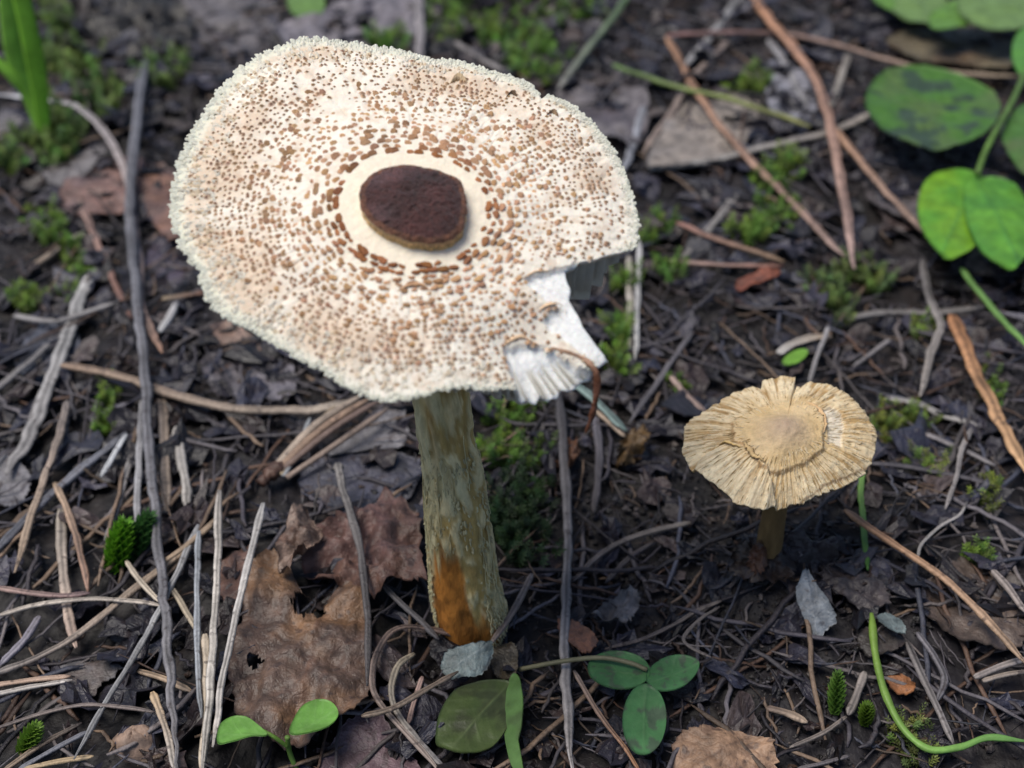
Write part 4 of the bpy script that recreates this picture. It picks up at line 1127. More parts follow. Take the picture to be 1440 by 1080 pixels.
leaf(D_, 'purple-brown smooth leaf under the looped needle', 'dead leaf', [(452,1085),(470,1040),(500,1008),(530,1000),(555,1030),(590,1085),(520,1110)], 0.25, (0.10,0.065,0.075), crumple=0.08, col2=(0.14,0.10,0.11))
leaf(D_, 'flat slate-coloured leaf behind the knobbly twig', 'dead leaf', [(425,655),(470,640),(530,625),(590,650),(580,690),(545,715),(480,720),(435,700)], 0.15, (0.055,0.055,0.075), crumple=0.06, col2=(0.04,0.04,0.05))
leaf(D_, 'flat grey leaf tucked under the needle bundle by the tall stem', 'dead leaf', [(455,640),(500,600),(560,560),(572,600),(568,625),(520,632)], 0.25, (0.14,0.135,0.145), crumple=0.05)
leaf(D_, 'tan leaf scrap with a torn edge beside the brown stub', 'dead leaf', [(948,1045),(975,1028),(1015,1024),(1060,1036),(1088,1050),(1080,1100),(950,1110)], 0.35, (0.27,0.165,0.10), crumple=0.10, col2=(0.17,0.10,0.065), jag=0.07, veins=((960,1090),(1060,1032)), vcol=(0.14,0.08,0.05), curl=0.15)
leaf(D_, 'small blue-grey curled leaf standing before the straw-coloured mushroom', 'dead leaf', [(1133,800),(1145,815),(1158,838),(1175,870),(1163,886),(1150,900),(1138,880),(1124,850),(1122,822)], 0.5, (0.20,0.22,0.24), crumple=0.05, curl=0.15, tilty=0.6, veins=((1150,898),(1134,805)), vcol=(0.26,0.28,0.30))
leaf('fuzzy_leaf', 'grey-teal leaf underside leaning on the foot of the tall mushroom', 'leaf', [(621,940),(624,918),(645,908),(672,903),(692,905),(690,925),(680,945),(655,952),(632,955)], 0.75, (0.17,0.21,0.20), crumple=0.05, curl=0.12, veins=((688,906),(625,945)), vcol=(0.28,0.32,0.31), tilty=0.5)
leaf(D_, 'dark brown shaded leaf folded behind the grey-teal leaf', 'dead leaf', [(690,930),(698,905),(715,900),(728,915),(725,945),(705,950)], 0.6, (0.05,0.04,0.025), crumple=0.1)
leaf('ground_leaf', 'dull mottled green round leaf below the grey-teal leaf', 'leaf', [(612,1040),(620,1000),(645,968),(690,955),(722,960),(728,990),(712,1025),(690,1050),(655,1058),(625,1050)], 0.55, (0.075,0.11,0.035), mat='green', crumple=0.06, veins=((720,955),(640,1045)), vcol=(0.13,0.17,0.07), col2=(0.055,0.07,0.03))
leaf('ground_leaf', 'narrow folded green leaf hanging beside the dull round leaf', 'leaf', [(716,948),(728,950),(734,985),(732,1020),(728,1050),(736,1082),(722,1082),(710,1040),(708,990)], 0.65, (0.11,0.21,0.06), mat='green', crumple=0.05, tiltx=0.6, col2=(0.09,0.15,0.05))
leaf(D_, 'shrivelled grey leaf curled over a brown flake between stalk and rootlet', 'dead leaf', [(832,860),(850,848),(872,842),(890,832),(898,845),(892,868),(878,880),(858,872)], 0.5, (0.16,0.15,0.15), crumple=0.18, curl=0.25, jag=0.08, freq=0.3)
leaf(D_, 'shiny red-brown bark flake beside the weathered grey stalk', 'bark flake', [(785,872),(800,868),(820,880),(838,895),(836,912),(820,918),(800,905),(786,890)], 0.5, (0.17,0.075,0.04), crumple=0.08, jag=0.05)
leaf(D_, 'olive-brown curled leaf in the gap between stalks and straw-coloured cap', 'dead leaf', [(868,640),(880,612),(902,594),(912,606),(905,632),(892,650),(872,655)], 0.5, (0.12,0.07,0.025), crumple=0.22, tilty=0.5, jag=0.14, curl=0.3, freq=0.3)
leaf(D_, 'dull brown wrinkled leaf under the orange-brown twig', 'dead leaf', [(1300,850),(1320,800),(1365,780),(1420,800),(1450,850),(1450,900),(1400,910),(1340,895)], 0.25, (0.085,0.062,0.05), crumple=0.14, jag=0.05, col2=(0.06,0.045,0.04))
leaf(D_, 'dark fibrous bark piece beside the blue-grey curled leaf', 'bark flake', [(1155,800),(1200,800),(1240,818),(1252,845),(1225,858),(1180,840),(1160,825)], 0.3, (0.055,0.045,0.045), crumple=0.12, jag=0.08, freq=0.3)
leaf(D_, 'small bluish leaf scrap at the end of the green runner', 'dead leaf', [(1232,870),(1250,862),(1270,875),(1272,890),(1245,885)], 0.45, (0.12,0.15,0.15), crumple=0.05)
leaf(D_, 'dark rounded leaf under the green runner', 'dead leaf', [(1205,895),(1225,880),(1262,890),(1275,900),(1250,918),(1222,922)], 0.3, (0.045,0.038,0.035), crumple=0.04)
leaf(D_, 'orange-brown leaf crumb beside the gnarled dark twig', 'dead leaf', [(1248,950),(1268,945),(1288,958),(1282,972),(1262,972)], 0.3, (0.24,0.10,0.04), crumple=0.1, jag=0.1, nt=48, rings=8)
leaf(D_, 'brown leaf with rusty edge near the shaggy cap rim', 'dead leaf', [(192,250),(215,228),(245,240),(262,285),(258,325),(235,335),(212,305)], 0.3, (0.18,0.095,0.065), crumple=0.12, jag=0.06, col2=(0.12,0.07,0.06))
leaf(D_, 'reddish-brown leaf lying under the pale curved grass blade', 'dead leaf', [(88,262),(120,238),(165,215),(200,222),(200,262),(170,292),(130,300),(95,295)], 0.25, (0.17,0.10,0.085), crumple=0.10, col2=(0.12,0.08,0.08))
leaf(D_, 'broad grey rotting leaf beyond the top rim of the tall cap', 'dead leaf', [(390,40),(430,25),(500,-5),(575,-20),(600,20),(560,70),(480,80),(410,85)], 0.3, (0.16,0.145,0.16), crumple=0.15)
leaf(D_, 'grey-brown rotting leaf under the small oval green leaf', 'dead leaf', [(232,15),(280,-10),(340,-15),(392,10),(385,60),(335,95),(290,110),(250,70)], 0.3, (0.11,0.10,0.105), crumple=0.18, jag=0.05)
leaf(D_, 'dark purplish rotting leaf at the left rim of the tall cap', 'dead leaf', [(215,330),(255,320),(290,370),(285,410),(240,410),(205,380)], 0.2, (0.06,0.05,0.075), crumple=0.12)
leaf(D_, 'large grey-tan leaf under the slanting orange and grey needle', 'dead leaf', [(912,232),(925,190),(950,150),(1000,130),(1060,140),(1062,180),(1040,215),(985,228)], 0.3, (0.22,0.19,0.165), crumple=0.08, col2=(0.17,0.155,0.15))
leaf(D_, 'pale bluish leaf under the long orange needle', 'dead leaf', [(1075,110),(1085,85),(1110,92),(1145,105),(1150,150),(1115,172),(1085,160)], 0.3, (0.20,0.20,0.23), crumple=0.08)
leaf(D_, 'grey leaf with dark tears behind the right rim of the tall cap', 'dead leaf', [(770,160),(790,110),(840,80),(900,110),(915,150),(890,200),(850,190)], 0.2, (0.12,0.108,0.115), crumple=0.15, jag=0.08, col2=(0.075,0.065,0.075))
leaf(D_, 'olive-brown shaded leaf behind the spotted clover leaf', 'dead leaf', [(1250,60),(1300,30),(1370,35),(1425,60),(1420,95),(1350,92),(1290,85)], 0.4, (0.12,0.10,0.065), crumple=0.1, col2=(0.07,0.045,0.025))
leaf(D_, 'grey flat leaf under the bright clover leaf', 'dead leaf', [(1215,240),(1290,215),(1330,240),(1310,300),(1270,310),(1225,285)], 0.15, (0.09,0.08,0.085), crumple=0.1)
leaf(D_, 'pinkish-grey leaf scrap between the bright clover lobes', 'dead leaf', [(1360,365),(1380,335),(1402,345),(1415,372),(1385,385)], 0.3, (0.20,0.16,0.15), crumple=0.06)
leaf(D_, 'red-brown leaf splinter beneath the level pinkish tan needle', 'dead leaf', [(1035,395),(1065,380),(1092,372),(1095,385),(1060,400),(1040,410)], 0.3, (0.18,0.06,0.035), crumple=0.06)
leaf(D_, 'grey leaf lying at the tip of the broad bleached blade', 'dead leaf', [(-10,640),(25,650),(45,672),(35,700),(5,715),(-15,690)], 0.2, (0.14,0.135,0.145), crumple=0.06)
leaf(D_, 'dark blue-grey leaf under thin crossing needles', 'dead leaf', [(20,480),(70,450),(110,470),(110,520),(60,540),(25,520)], 0.1, (0.05,0.055,0.075), crumple=0.06)
leaf(D_, 'grey ragged leaf scrap beside the two parallel needles', 'dead leaf', [(75,930),(95,905),(130,925),(160,920),(175,940),(145,965),(120,990),(95,985),(80,960)], 0.2, (0.12,0.115,0.12), crumple=0.14, jag=0.1, col2=(0.08,0.065,0.06))
leaf(D_, 'grey flat leaf beneath the long tan-brown twig', 'dead leaf', [(285,500),(320,480),(380,490),(420,530),(400,565),(340,560),(295,545)], 0.15, (0.13,0.12,0.135), crumple=0.12, jag=0.05, col2=(0.09,0.08,0.09))
leaf(D_, 'pinkish-brown leaf patch under the lower rim of the tall cap', 'dead leaf', [(300,450),(330,455),(360,480),(365,505),(335,500),(305,480)], 0.25, (0.20,0.13,0.10), crumple=0.14, jag=0.06)
leaf(D_, 'brown shaded leaf under the slate-coloured leaf', 'dead leaf', [(300,800),(330,770),(360,770),(352,800),(338,850),(318,850)], 0.25, (0.11,0.06,0.045), crumple=0.16, jag=0.08)
leaf(D_, 'orange-brown decayed scrap between the stalks behind the torn flap', 'dead leaf', [(785,640),(798,622),(812,630),(808,660),(795,672),(785,665)], 0.3, (0.12,0.055,0.03), crumple=0.2, jag=0.2, curl=0.3, freq=0.25)

leaf(D_, 'dark brown bark scrap leaning on the small mushroom stem', 'bark flake', [(1030,800),(1040,770),(1062,755),(1092,758),(1112,772),(1120,800),(1095,815),(1055,818)], 0.55, (0.032,0.022,0.018), crumple=0.2, jag=0.14, curl=0.3, tilty=0.9, freq=0.3)
leaf(D_, 'reddish-brown flake at the foot of the small mushroom', 'bark flake', [(1052,790),(1058,768),(1070,762),(1082,775),(1078,800),(1062,808)], 0.75, (0.10,0.045,0.025), crumple=0.15, jag=0.15, curl=0.2, tilty=0.8, freq=0.25)
leaf(D_, 'blackish leaf scrap beside the small mushroom stem', 'dead leaf', [(1098,765),(1130,748),(1165,755),(1180,780),(1150,800),(1110,795)], 0.4, (0.03,0.025,0.028), crumple=0.2, jag=0.12, curl=0.3, tilty=0.3, freq=0.3)
leaf(D_, 'black decayed bark slab beyond the slate-grey stalk', 'bark flake', [(120,30),(160,-5),(230,-15),(270,20),(262,60),(225,90),(180,80),(140,70)], 0.5, (0.016,0.014,0.012), crumple=0.35, jag=0.1, curl=0.4, freq=0.6)  # crumpled slab shape added in place of the dark seed head
leaf(D_, 'grey leaf lying under the foot of the grass tuft', 'dead leaf', [(60,235),(95,205),(140,185),(150,215),(120,245),(80,262)], 0.25, (0.14,0.13,0.135), crumple=0.1)
# clod of earth
cl = P(193, 1050, 0.0)
V, F = [], []
for a_ in range(14):
    for b_ in range(24):
        ph, tt_ = math.pi * 0.5 * a_ / 13, 2 * math.pi * b_ / 24
        k = 1 + 0.35 * float(fbm(math.cos(tt_) * 1.6 + a_ * 0.2, math.sin(tt_) * 1.6, 5, 4))
        V.append(cl + np.array([0.42 * math.cos(tt_) * math.cos(ph), 0.30 * math.sin(tt_) * math.cos(ph), 0.48 * math.sin(ph) - 0.05]) * k)
F = [(a_ * 24 + b_, a_ * 24 + (b_ + 1) % 24, a_ * 24 + 24 + (b_ + 1) % 24, a_ * 24 + 24 + b_) for a_ in range(13) for b_ in range(24)]
top('earth_clod', np.array(V), F, M['soil'], C3((0.30, 0.21, 0.16)), 'crumbly tan clod of earth beside the golden grass husk', 'clod')

# ------------------------------------------------------------------ living plants
def stalk(parent, base, pts, w, col, name='stalk'):
    c = spline(np.array(pts), 24)
    V, F = tube(c, w, 7, 0.9)
    return part(name, V, F, M['green'], parent, base, C3(col) * (1 + 0.15 * vn(V[:, 0] * 4, V[:, 1] * 4, 3))[:, None])

b0 = P(728, 945, 0.3)
tre = root('trefoil_plant', b0, 'green trefoil with three oval leaflets beside the weathered grey stalk', 'plant')
stalk(tre, b0, [P(722, 943, 0.35), P(790, 930, 0.75), P(845, 925, 0.85), P(885, 932, 0.85), P(910, 942, 0.8)], 0.045, (0.20, 0.19, 0.11))
for (o_, vv) in ((ell(870, 943, 44, 27, 0.10), ((908, 948), (830, 938))), (ell(944, 947, 37, 24, -0.35, tip=0.12), ((912, 960), (978, 935))), (ell(906, 1013, 50, 31, 1.62), ((908, 962), (905, 1060)))):
    leaf('leaflet', 'leaflet%d' % o_[0][0], None, o_, 0.72, (0.075, 0.205, 0.075), mat='green', crumple=0.02, veins=vv, vcol=(0.10, 0.22, 0.09), parent=tre, pbase=b0, cup=0.05, rings=10, nt=60, col2=(0.06, 0.17, 0.065), spots=(0.075, 0.12, 0.07))

b0 = P(402, 1060, 0.0)
sd = root('seedling', b0, 'bright green seedling with two seed leaves in front of the brown birch leaf', 'seedling')
stalk(sd, b0, [P(425, 1100, 0.0), P(408, 1060, 0.5), P(404, 1036, 0.9)], 0.045, (0.13, 0.24, 0.05))
stalk(sd, b0, [P(404, 1050, 0.7), P(385, 1036, 0.95), P(366, 1026, 1.0)], 0.035, (0.15, 0.28, 0.05))
leaf('seed_leaf', 'seedleafa', None, [(306,1046),(309,1022),(325,1010),(345,1010),(362,1022),(376,1036),(352,1038),(328,1044)], 1.0, (0.16, 0.36, 0.07), mat='green', crumple=0.02, parent=sd, pbase=b0, cup=0.05, rings=8, nt=50, tilty=-0.3, veins=((374, 1035), (308, 1032)), vcol=(0.22, 0.42, 0.12))
leaf('seed_leaf', 'seedleafb', None, [(408,1034),(414,1010),(428,992),(450,985),(468,990),(476,1006),(465,1020),(440,1030)], 1.05, (0.16, 0.36, 0.07), mat='green', crumple=0.02, parent=sd, pbase=b0, cup=0.05, rings=8, nt=50, tilty=-0.3, veins=((408, 1034), (474, 998)), vcol=(0.22, 0.42, 0.12))

b0 = P(1372, 250, 0.0)
clv = root('clover', b0, 'large clover with spotted and bright green leaves on thin stalks', 'clover')
stalk(clv, b0, [P(1445, 95, 1.8), P(1425, 140, 1.9), P(1400, 185, 1.7), P(1385, 215, 1.5), P(1374, 245, 1.3)], 0.09, (0.12, 0.22, 0.05))
leaf('leaflet', 'spottedleaf', None, [(1216,152),(1226,118),(1258,97),(1300,95),(1352,108),(1392,128),(1406,152),(1395,180),(1362,200),(1320,212),(1280,205),(1240,182)], 1.5, (0.075, 0.19, 0.03), mat='green', crumple=0.06, parent=clv, pbase=b0, cup=0.12, veins=((1400,160),(1220,145)), vcol=(0.12,0.24,0.06), col2=(0.10, 0.17, 0.05), spots=(0.05, 0.085, 0.05))
leaf('leaflet', 'brightleafa', None, [(1292,300),(1296,262),(1318,240),(1355,236),(1384,250),(1386,300),(1372,342),(1335,362),(1308,340)], 1.35, (0.12, 0.33, 0.035), col2=(0.17, 0.36, 0.03), mat='green', crumple=0.06, parent=clv, pbase=b0, cup=-0.1, veins=((1372,252),(1325,355)), vcol=(0.07,0.24,0.05))
leaf('leaflet', 'brightleafb', None, [(1358,252),(1395,246),(1428,258),(1448,290),(1455,330),(1438,365),(1418,376),(1385,352),(1360,310)], 1.3, (0.13, 0.34, 0.04), col2=(0.09, 0.27, 0.04), mat='green', crumple=0.06, parent=clv, pbase=b0, cup=-0.1, veins=((1372,252),(1430,365)), vcol=(0.07,0.24,0.05))
leaf('leaflet', 'edgeleaf', None, [(1410,190),(1422,158),(1450,140),(1480,150),(1490,200),(1470,245),(1435,235)], 1.6, (0.08, 0.19, 0.04), mat='green', crumple=0.05, parent=clv, pbase=b0, cup=-0.1, col2=(0.11,0.17,0.06))
leaf('leaflet', 'topleaf', None, [(1424,80),(1428,50),(1450,35),(1490,40),(1500,80),(1470,108),(1440,105)], 1.9, (0.10, 0.27, 0.05), mat='green', crumple=0.05, parent=clv, pbase=b0, cup=-0.1)
b0 = P(1380, 10, 0.0)
cl2 = root('clover', b0, 'blurred clover leaves clustered beyond the spotted clover leaf', 'clover')
stalk(cl2, b0, [P(1390, 30, 0.0), P(1385, 10, 0.8), P(1380, -5, 1.3)], 0.08, (0.12, 0.22, 0.05))
for k, (u, v, a_, b_, an) in enumerate(((1290, 2, 48, 26, 0.3), (1345, 18, 40, 20, -0.3), (1400, 12, 55, 26, 0.2), (1250, -14, 40, 22, 0.6), (1440, -8, 45, 22, -0.2))):
    leaf('leaflet', 'farclover%d' % k, None, ell(u, v, a_, b_, an), 1.1 + 0.25 * (k % 3), (0.13, 0.27, 0.05) if k % 2 else (0.17, 0.28, 0.09), mat='green', crumple=0.08, parent=cl2, pbase=b0, cup=-0.1, rings=7, nt=40)
leaf('ground_leaf', 'small oval green leaf lying on the grey-brown rotting leaf', 'leaf', ell(430, 2, 27, 22, 0.2), 0.7, (0.15, 0.27, 0.07), mat='green', crumple=0.04, cup=-0.08, rings=8, nt=50)
leaf('ground_leaf', 'tiny bright green leaf under the pale curled husk', 'leaf', ell(1118, 502, 20, 8, -0.45), 0.4, (0.17, 0.36, 0.05), mat='green', crumple=0.02, rings=6, nt=32)

b0 = P(64, 205, 0.0)
gr = root('grass_tuft', b0, 'tuft of bright green grass blades beside the pale curved dry blade', 'grass')
def blade(pts, w, col, offs):
    Q = spline(np.array([P(u, v, 0.0) if o is None else EYE + ray(u, v) * o for (u, v), o in zip(pts, offs)]), 26)
    t = np.linspace(0, 1, 26)
    rad = np.array([w * 0.5 * depth_of(p) / FPX for p in Q]) * np.interp(t, [0, 0.15, 0.6, 1], [0.35, 0.6, 1, 0.9])
    V, F = tube(Q, rad, 8, 0.18, updir=(0.2, -0.7, 0.7))
    part('blade', V, F, M['green'], gr, b0, C3(col) * (1 + 0.15 * vn(V[:, 0] * 3, V[:, 2], 4))[:, None])
g0 = depth_of(P(64, 205))
blade([(66, 208), (60, 165), (54, 115), (42, 50), (26, -20)], 27, (0.24, 0.52, 0.05), [g0, g0 - 0.6, g0 - 1.3, g0 - 2.2, g0 - 3.0])
blade([(64, 206), (46, 150), (26, 100), (14, 45), (8, -20)], 25, (0.27, 0.55, 0.08), [g0, g0 - 0.3, g0 - 0.8, g0 - 1.5, g0 - 2.3])
blade([(62, 206), (40, 140), (18, 108), (-10, 82)], 16, (0.25, 0.52, 0.06), [g0, g0 - 0.5, g0 - 0.9, g0 - 1.2])

# --- moss
def moss_patch(label, spots, h, col, n, seed, leaf_len=0.10, name='moss'):
    r = random.Random(seed)
    bag = Bag()
    for (u, v, ru, rv) in spots:
        for k in range(int(n * 1.8)):
            a = r.uniform(0, 6.283); q = math.sqrt(r.random())
            p = P(u + ru * q * math.cos(a), v + rv * q * math.sin(a), 0.05)
            d = np.array([r.uniform(-0.6, 0.6), r.uniform(-0.6, 0.6), 1.0]); d /= np.linalg.norm(d)
            H = h * r.uniform(0.5, 1.15)
            s1 = np.cross(d, [0.3, 0.9, 0.1]); s1 /= np.linalg.norm(s1); s2_ = np.cross(d, s1)
            m = int(20 + 26 * H)
            c0 = C3(col) * r.uniform(0.45, 1.25) * C3((r.uniform(0.8, 1.3), 1, r.uniform(0.7, 1.2)))
            for i in range(m):
                f = i / m
                b = p + d * H * f
                an = i * 2.4
                o = s1 * math.cos(an) + s2_ * math.sin(an)
                sd_ = np.cross(d, o)
                L_ = 1.25 * leaf_len * (1.15 - 0.55 * f) * r.uniform(0.7, 1.2); w = L_ * 0.17
                t_ = b + o * L_ * 0.85 + d * L_ * 0.55
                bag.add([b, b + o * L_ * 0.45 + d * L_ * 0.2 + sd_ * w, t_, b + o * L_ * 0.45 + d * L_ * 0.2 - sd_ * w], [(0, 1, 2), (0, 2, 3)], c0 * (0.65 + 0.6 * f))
    V, F, C = bag.out()
    return top(name, V, F, M['moss'], C, label, 'moss', kind='stuff', shade=False)
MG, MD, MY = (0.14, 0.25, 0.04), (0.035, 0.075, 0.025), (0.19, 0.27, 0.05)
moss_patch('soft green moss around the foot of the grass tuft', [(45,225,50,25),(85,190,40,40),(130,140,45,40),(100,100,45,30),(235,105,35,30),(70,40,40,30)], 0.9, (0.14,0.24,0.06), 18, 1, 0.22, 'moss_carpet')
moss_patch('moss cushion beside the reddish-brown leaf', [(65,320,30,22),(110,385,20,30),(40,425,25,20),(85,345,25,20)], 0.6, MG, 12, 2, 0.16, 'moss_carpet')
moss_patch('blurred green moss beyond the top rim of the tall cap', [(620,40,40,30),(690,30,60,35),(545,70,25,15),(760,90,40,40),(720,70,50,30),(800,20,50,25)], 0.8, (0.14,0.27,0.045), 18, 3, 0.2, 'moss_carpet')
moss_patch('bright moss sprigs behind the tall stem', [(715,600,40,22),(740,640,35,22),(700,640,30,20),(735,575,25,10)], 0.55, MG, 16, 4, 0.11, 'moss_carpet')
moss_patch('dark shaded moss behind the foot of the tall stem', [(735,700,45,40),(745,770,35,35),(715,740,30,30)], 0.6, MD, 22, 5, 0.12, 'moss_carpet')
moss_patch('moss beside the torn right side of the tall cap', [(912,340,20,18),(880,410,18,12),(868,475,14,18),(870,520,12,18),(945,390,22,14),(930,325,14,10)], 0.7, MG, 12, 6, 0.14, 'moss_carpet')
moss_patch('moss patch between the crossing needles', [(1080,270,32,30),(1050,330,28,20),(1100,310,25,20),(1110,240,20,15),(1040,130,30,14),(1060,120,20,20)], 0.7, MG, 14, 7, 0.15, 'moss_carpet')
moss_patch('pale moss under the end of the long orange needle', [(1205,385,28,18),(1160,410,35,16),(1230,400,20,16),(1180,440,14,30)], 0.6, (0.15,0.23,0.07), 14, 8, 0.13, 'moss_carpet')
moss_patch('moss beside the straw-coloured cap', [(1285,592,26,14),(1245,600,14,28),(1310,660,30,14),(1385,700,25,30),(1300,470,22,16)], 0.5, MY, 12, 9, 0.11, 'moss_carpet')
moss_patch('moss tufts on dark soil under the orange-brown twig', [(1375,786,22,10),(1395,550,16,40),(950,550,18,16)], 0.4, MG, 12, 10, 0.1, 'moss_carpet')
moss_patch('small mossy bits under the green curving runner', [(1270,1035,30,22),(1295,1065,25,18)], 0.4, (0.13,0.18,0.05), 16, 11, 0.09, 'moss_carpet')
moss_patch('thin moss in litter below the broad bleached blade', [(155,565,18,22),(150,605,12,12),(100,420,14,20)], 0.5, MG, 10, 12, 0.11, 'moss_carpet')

def moss_spike(label, u0, v0, u1, v1, w, col, seed):
    r = random.Random(seed); bag = Bag()
    a, b = P(u0, v0, 0.1), None
    dd_ = depth_of(a)
    b = EYE + ray(u1, v1) * (dd_ - 0.25)
    d = b - a; H = np.linalg.norm(d); d /= H
    s1 = np.cross(d, [0, 1, 0]); s1 /= np.linalg.norm(s1); s2_ = np.cross(d, s1)
    rad = w * 0.5 * dd_ / FPX
    V, F = tube(spline(np.array([a, b]), 8), rad * 0.35, 6)
    bag.add(V, F, C3(col) * 0.7)
    for i in range(90):
        f = i / 90; an = i * 2.399
        o = s1 * math.cos(an) + s2_ * math.sin(an); sd_ = np.cross(d, o)
        R_ = rad * (0.55 + 0.75 * math.sin(math.pi * min(1, f * 0.8 + 0.2)))
        p = a + d * H * f
        L_ = R_ * 1.1; t_ = p + o * L_ * 0.9 + d * L_ * 0.8
        bag.add([p, p + o * L_ * 0.55 + sd_ * L_ * 0.3 + d * L_ * 0.15, t_, p + o * L_ * 0.55 - sd_ * L_ * 0.3 + d * L_ * 0.15], [(0, 1, 2), (0, 2, 3)], C3(col) * r.uniform(0.75, 1.25))
    V, F, C = bag.out()
    top('moss_sprig', V, F, M['moss'], C, label, 'moss sprig', kind=None, shade=False)
moss_spike('bright green moss sprig beside the slate-grey stalk', 158, 806, 176, 732, 34, (0.13,0.33,0.02), 1)
moss_spike('dark green moss sprig touching the slate-grey stalk', 178, 790, 211, 722, 32, (0.06,0.16,0.04), 2)
moss_spike('small bright moss sprig among tan needles', 30, 1060, 52, 1020, 26, (0.17,0.30,0.04), 3)
moss_spike('upright green moss spike beside the broken pale twig', 1174, 1004, 1179, 945, 22, (0.12,0.24,0.04), 4)
moss_spike('short dark moss spike beside the green curving runner', 1216, 1020, 1220, 990, 20, (0.10,0.18,0.02), 5)

# ------------------------------------------------------------------ scattered litter
def visible_spot(r, margin=60):
    """a spot of forest floor, spread evenly over the ground the camera sees and a little beyond"""
    while True:
        y = r.uniform(10, 56); x = r.uniform(-26, 26)
        if abs(x) < 0.43 * (y * 0.79 + 10.7) + 2.0:
            return x, y

rl = random.Random(99)
MARKS = [(p_, w_) for p_, w_ in (((660, 890), 'the foot of the tall mushroom'), ((1078, 790), 'the small mushroom stem'), ((420, 920), 'the brown birch leaf'), ((518, 800), 'the knobbly dark twig'),
    ((905, 980), 'the trefoil leaflets'), ((235, 900), 'the slate-grey stalk'), ((170, 770), 'the green moss sprigs'), ((60, 960), 'the two parallel needles'), ((60, 860), 'the curved straw needle'),
    ((70, 560), 'the broad bleached grass'), ((200, 540), 'the long tan-brown twig'), ((390, 660), 'the needle bundle'), ((190, 1050), 'the tan clod of earth'), ((300, 1000), 'the straw-grey needles'),
    ((400, 1040), 'the two-leaved seedling'), ((560, 980), 'the looped brown needle'), ((670, 1010), 'the dull mottled green leaf'), ((800, 1000), 'the weathered grey stalk'), ((1010, 1060), 'the tan leaf scrap'),
    ((1180, 980), 'the green moss spike'), ((1270, 1010), 'the green curving runner'), ((1310, 950), 'the gnarled dark twig'), ((1300, 800), 'the orange-brown twig'), ((1390, 860), 'the dull wrinkled leaf'),
    ((1150, 850), 'the blue-grey curled leaf'), ((880, 770), 'the pale forked rootlet'), ((1320, 660), 'the dark wiry rootlet'), ((1390, 560), 'the broad orange-brown grass'), ((1310, 460), 'the upright bent twig'),
    ((1130, 485), 'the pale curled husk'), ((1400, 440), 'the bright clover stalk'), ((1340, 320), 'the bright clover leaf'), ((1300, 170), 'the spotted clover leaf'), ((1190, 300), 'the long orange needle'),
    ((1030, 360), 'the red-brown needle'), ((890, 440), 'the pale upright needles by the torn cap'), ((990, 190), 'the large grey-tan leaf'), ((1100, 130), 'the pale bluish leaf'), ((840, 140), 'the torn grey leaf'),
    ((1340, 20), 'the far clover cluster'), ((900, 30), 'the slanting green grass stem'), ((590, 30), 'the grey stalk behind the cap'), ((480, 50), 'the broad grey rotting leaf'), ((310, 40), 'the grey-brown rotting leaf'),
    ((62, 190), 'the green grass tuft'), ((145, 260), 'the reddish-brown leaf'), ((230, 290), 'the rusty-edged leaf'), ((180, 180), 'the pale curved dry blade'), ((80, 380), 'the moss cushion'),
    ((740, 640), 'the moss behind the tall stem'), ((840, 640), 'the dark upright stalk'), ((955, 550), 'the pinkish needle'), ((500, 670), 'the slate-coloured leaf'), ((860, 860), 'the shrivelled grey leaf'))]
MARK_XY = np.array([P(u, v)[:2] for (u, v), _ in MARKS])
def near(x, y):
    return MARKS[int(np.argmin(np.hypot(MARK_XY[:, 0] - x, MARK_XY[:, 1] - y)))][1]
def frag_shape(seed, k=11):
    r = random.Random(seed)
    el = r.uniform(0.28, 0.9)
    ring = []
    for i in range(k):
        a = 2 * math.pi * i / k
        q = r.uniform(0.45, 1.2)
        ring.append((q * math.cos(a), q * el * math.sin(a)))
    bend = r.uniform(-0.5, 0.5); tw = r.uniform(-0.4, 0.4)
    V = []
    for sc in (0.5, 1.0):
        for x, y in ring:
            V.append((x * sc, y * sc, bend * (x * sc) ** 2 * 0.6 + tw * x * y * sc * sc * 0.6 + 0.15 * r.uniform(-1, 1)))
    V.append((0, 0, 0.05))
    F = [(2 * k, i, (i + 1) % k) for i in range(k)] + [(i, k + i, k + (i + 1) % k, (i + 1) % k) for i in range(k)]
    n = len(V)
    V = V + [(x, y, z - 0.035) for x, y, z in V]
    F += [tuple(n + q for q in f[::-1]) for f in F[:]]
    F += [(k + i, n + k + i, n + k + (i + 1) % k, k + (i + 1) % k) for i in range(k)]
    return np.array(V, float), F
FR = [frag_shape(i) for i in range(14)]
FR_EL = [random.Random(i).uniform(0.28, 0.9) for i in range(14)]
FR_ME = [mesh_of('leaf_fragment', v, f, M['dead_obj'], shade=False) for v, f in FR]
LEAFC = [(0.045, 0.038, 0.045), (0.07, 0.062, 0.072), (0.11, 0.10, 0.11), (0.055, 0.035, 0.028), (0.095, 0.06, 0.045), (0.035, 0.03, 0.032), (0.15, 0.11, 0.085), (0.05, 0.05, 0.065)]
LEAFN = ['dark plum-grey', 'slate-grey', 'pale grey', 'dark brown', 'mid brown', 'blackish', 'light brown', 'blue-grey']
# the ground right by the small mushroom and behind the tall stem is bare dark humus
def humus(x, y):
    return math.exp(-((x - 4.2) ** 2 + (y - 16.2) ** 2) / 7.0)

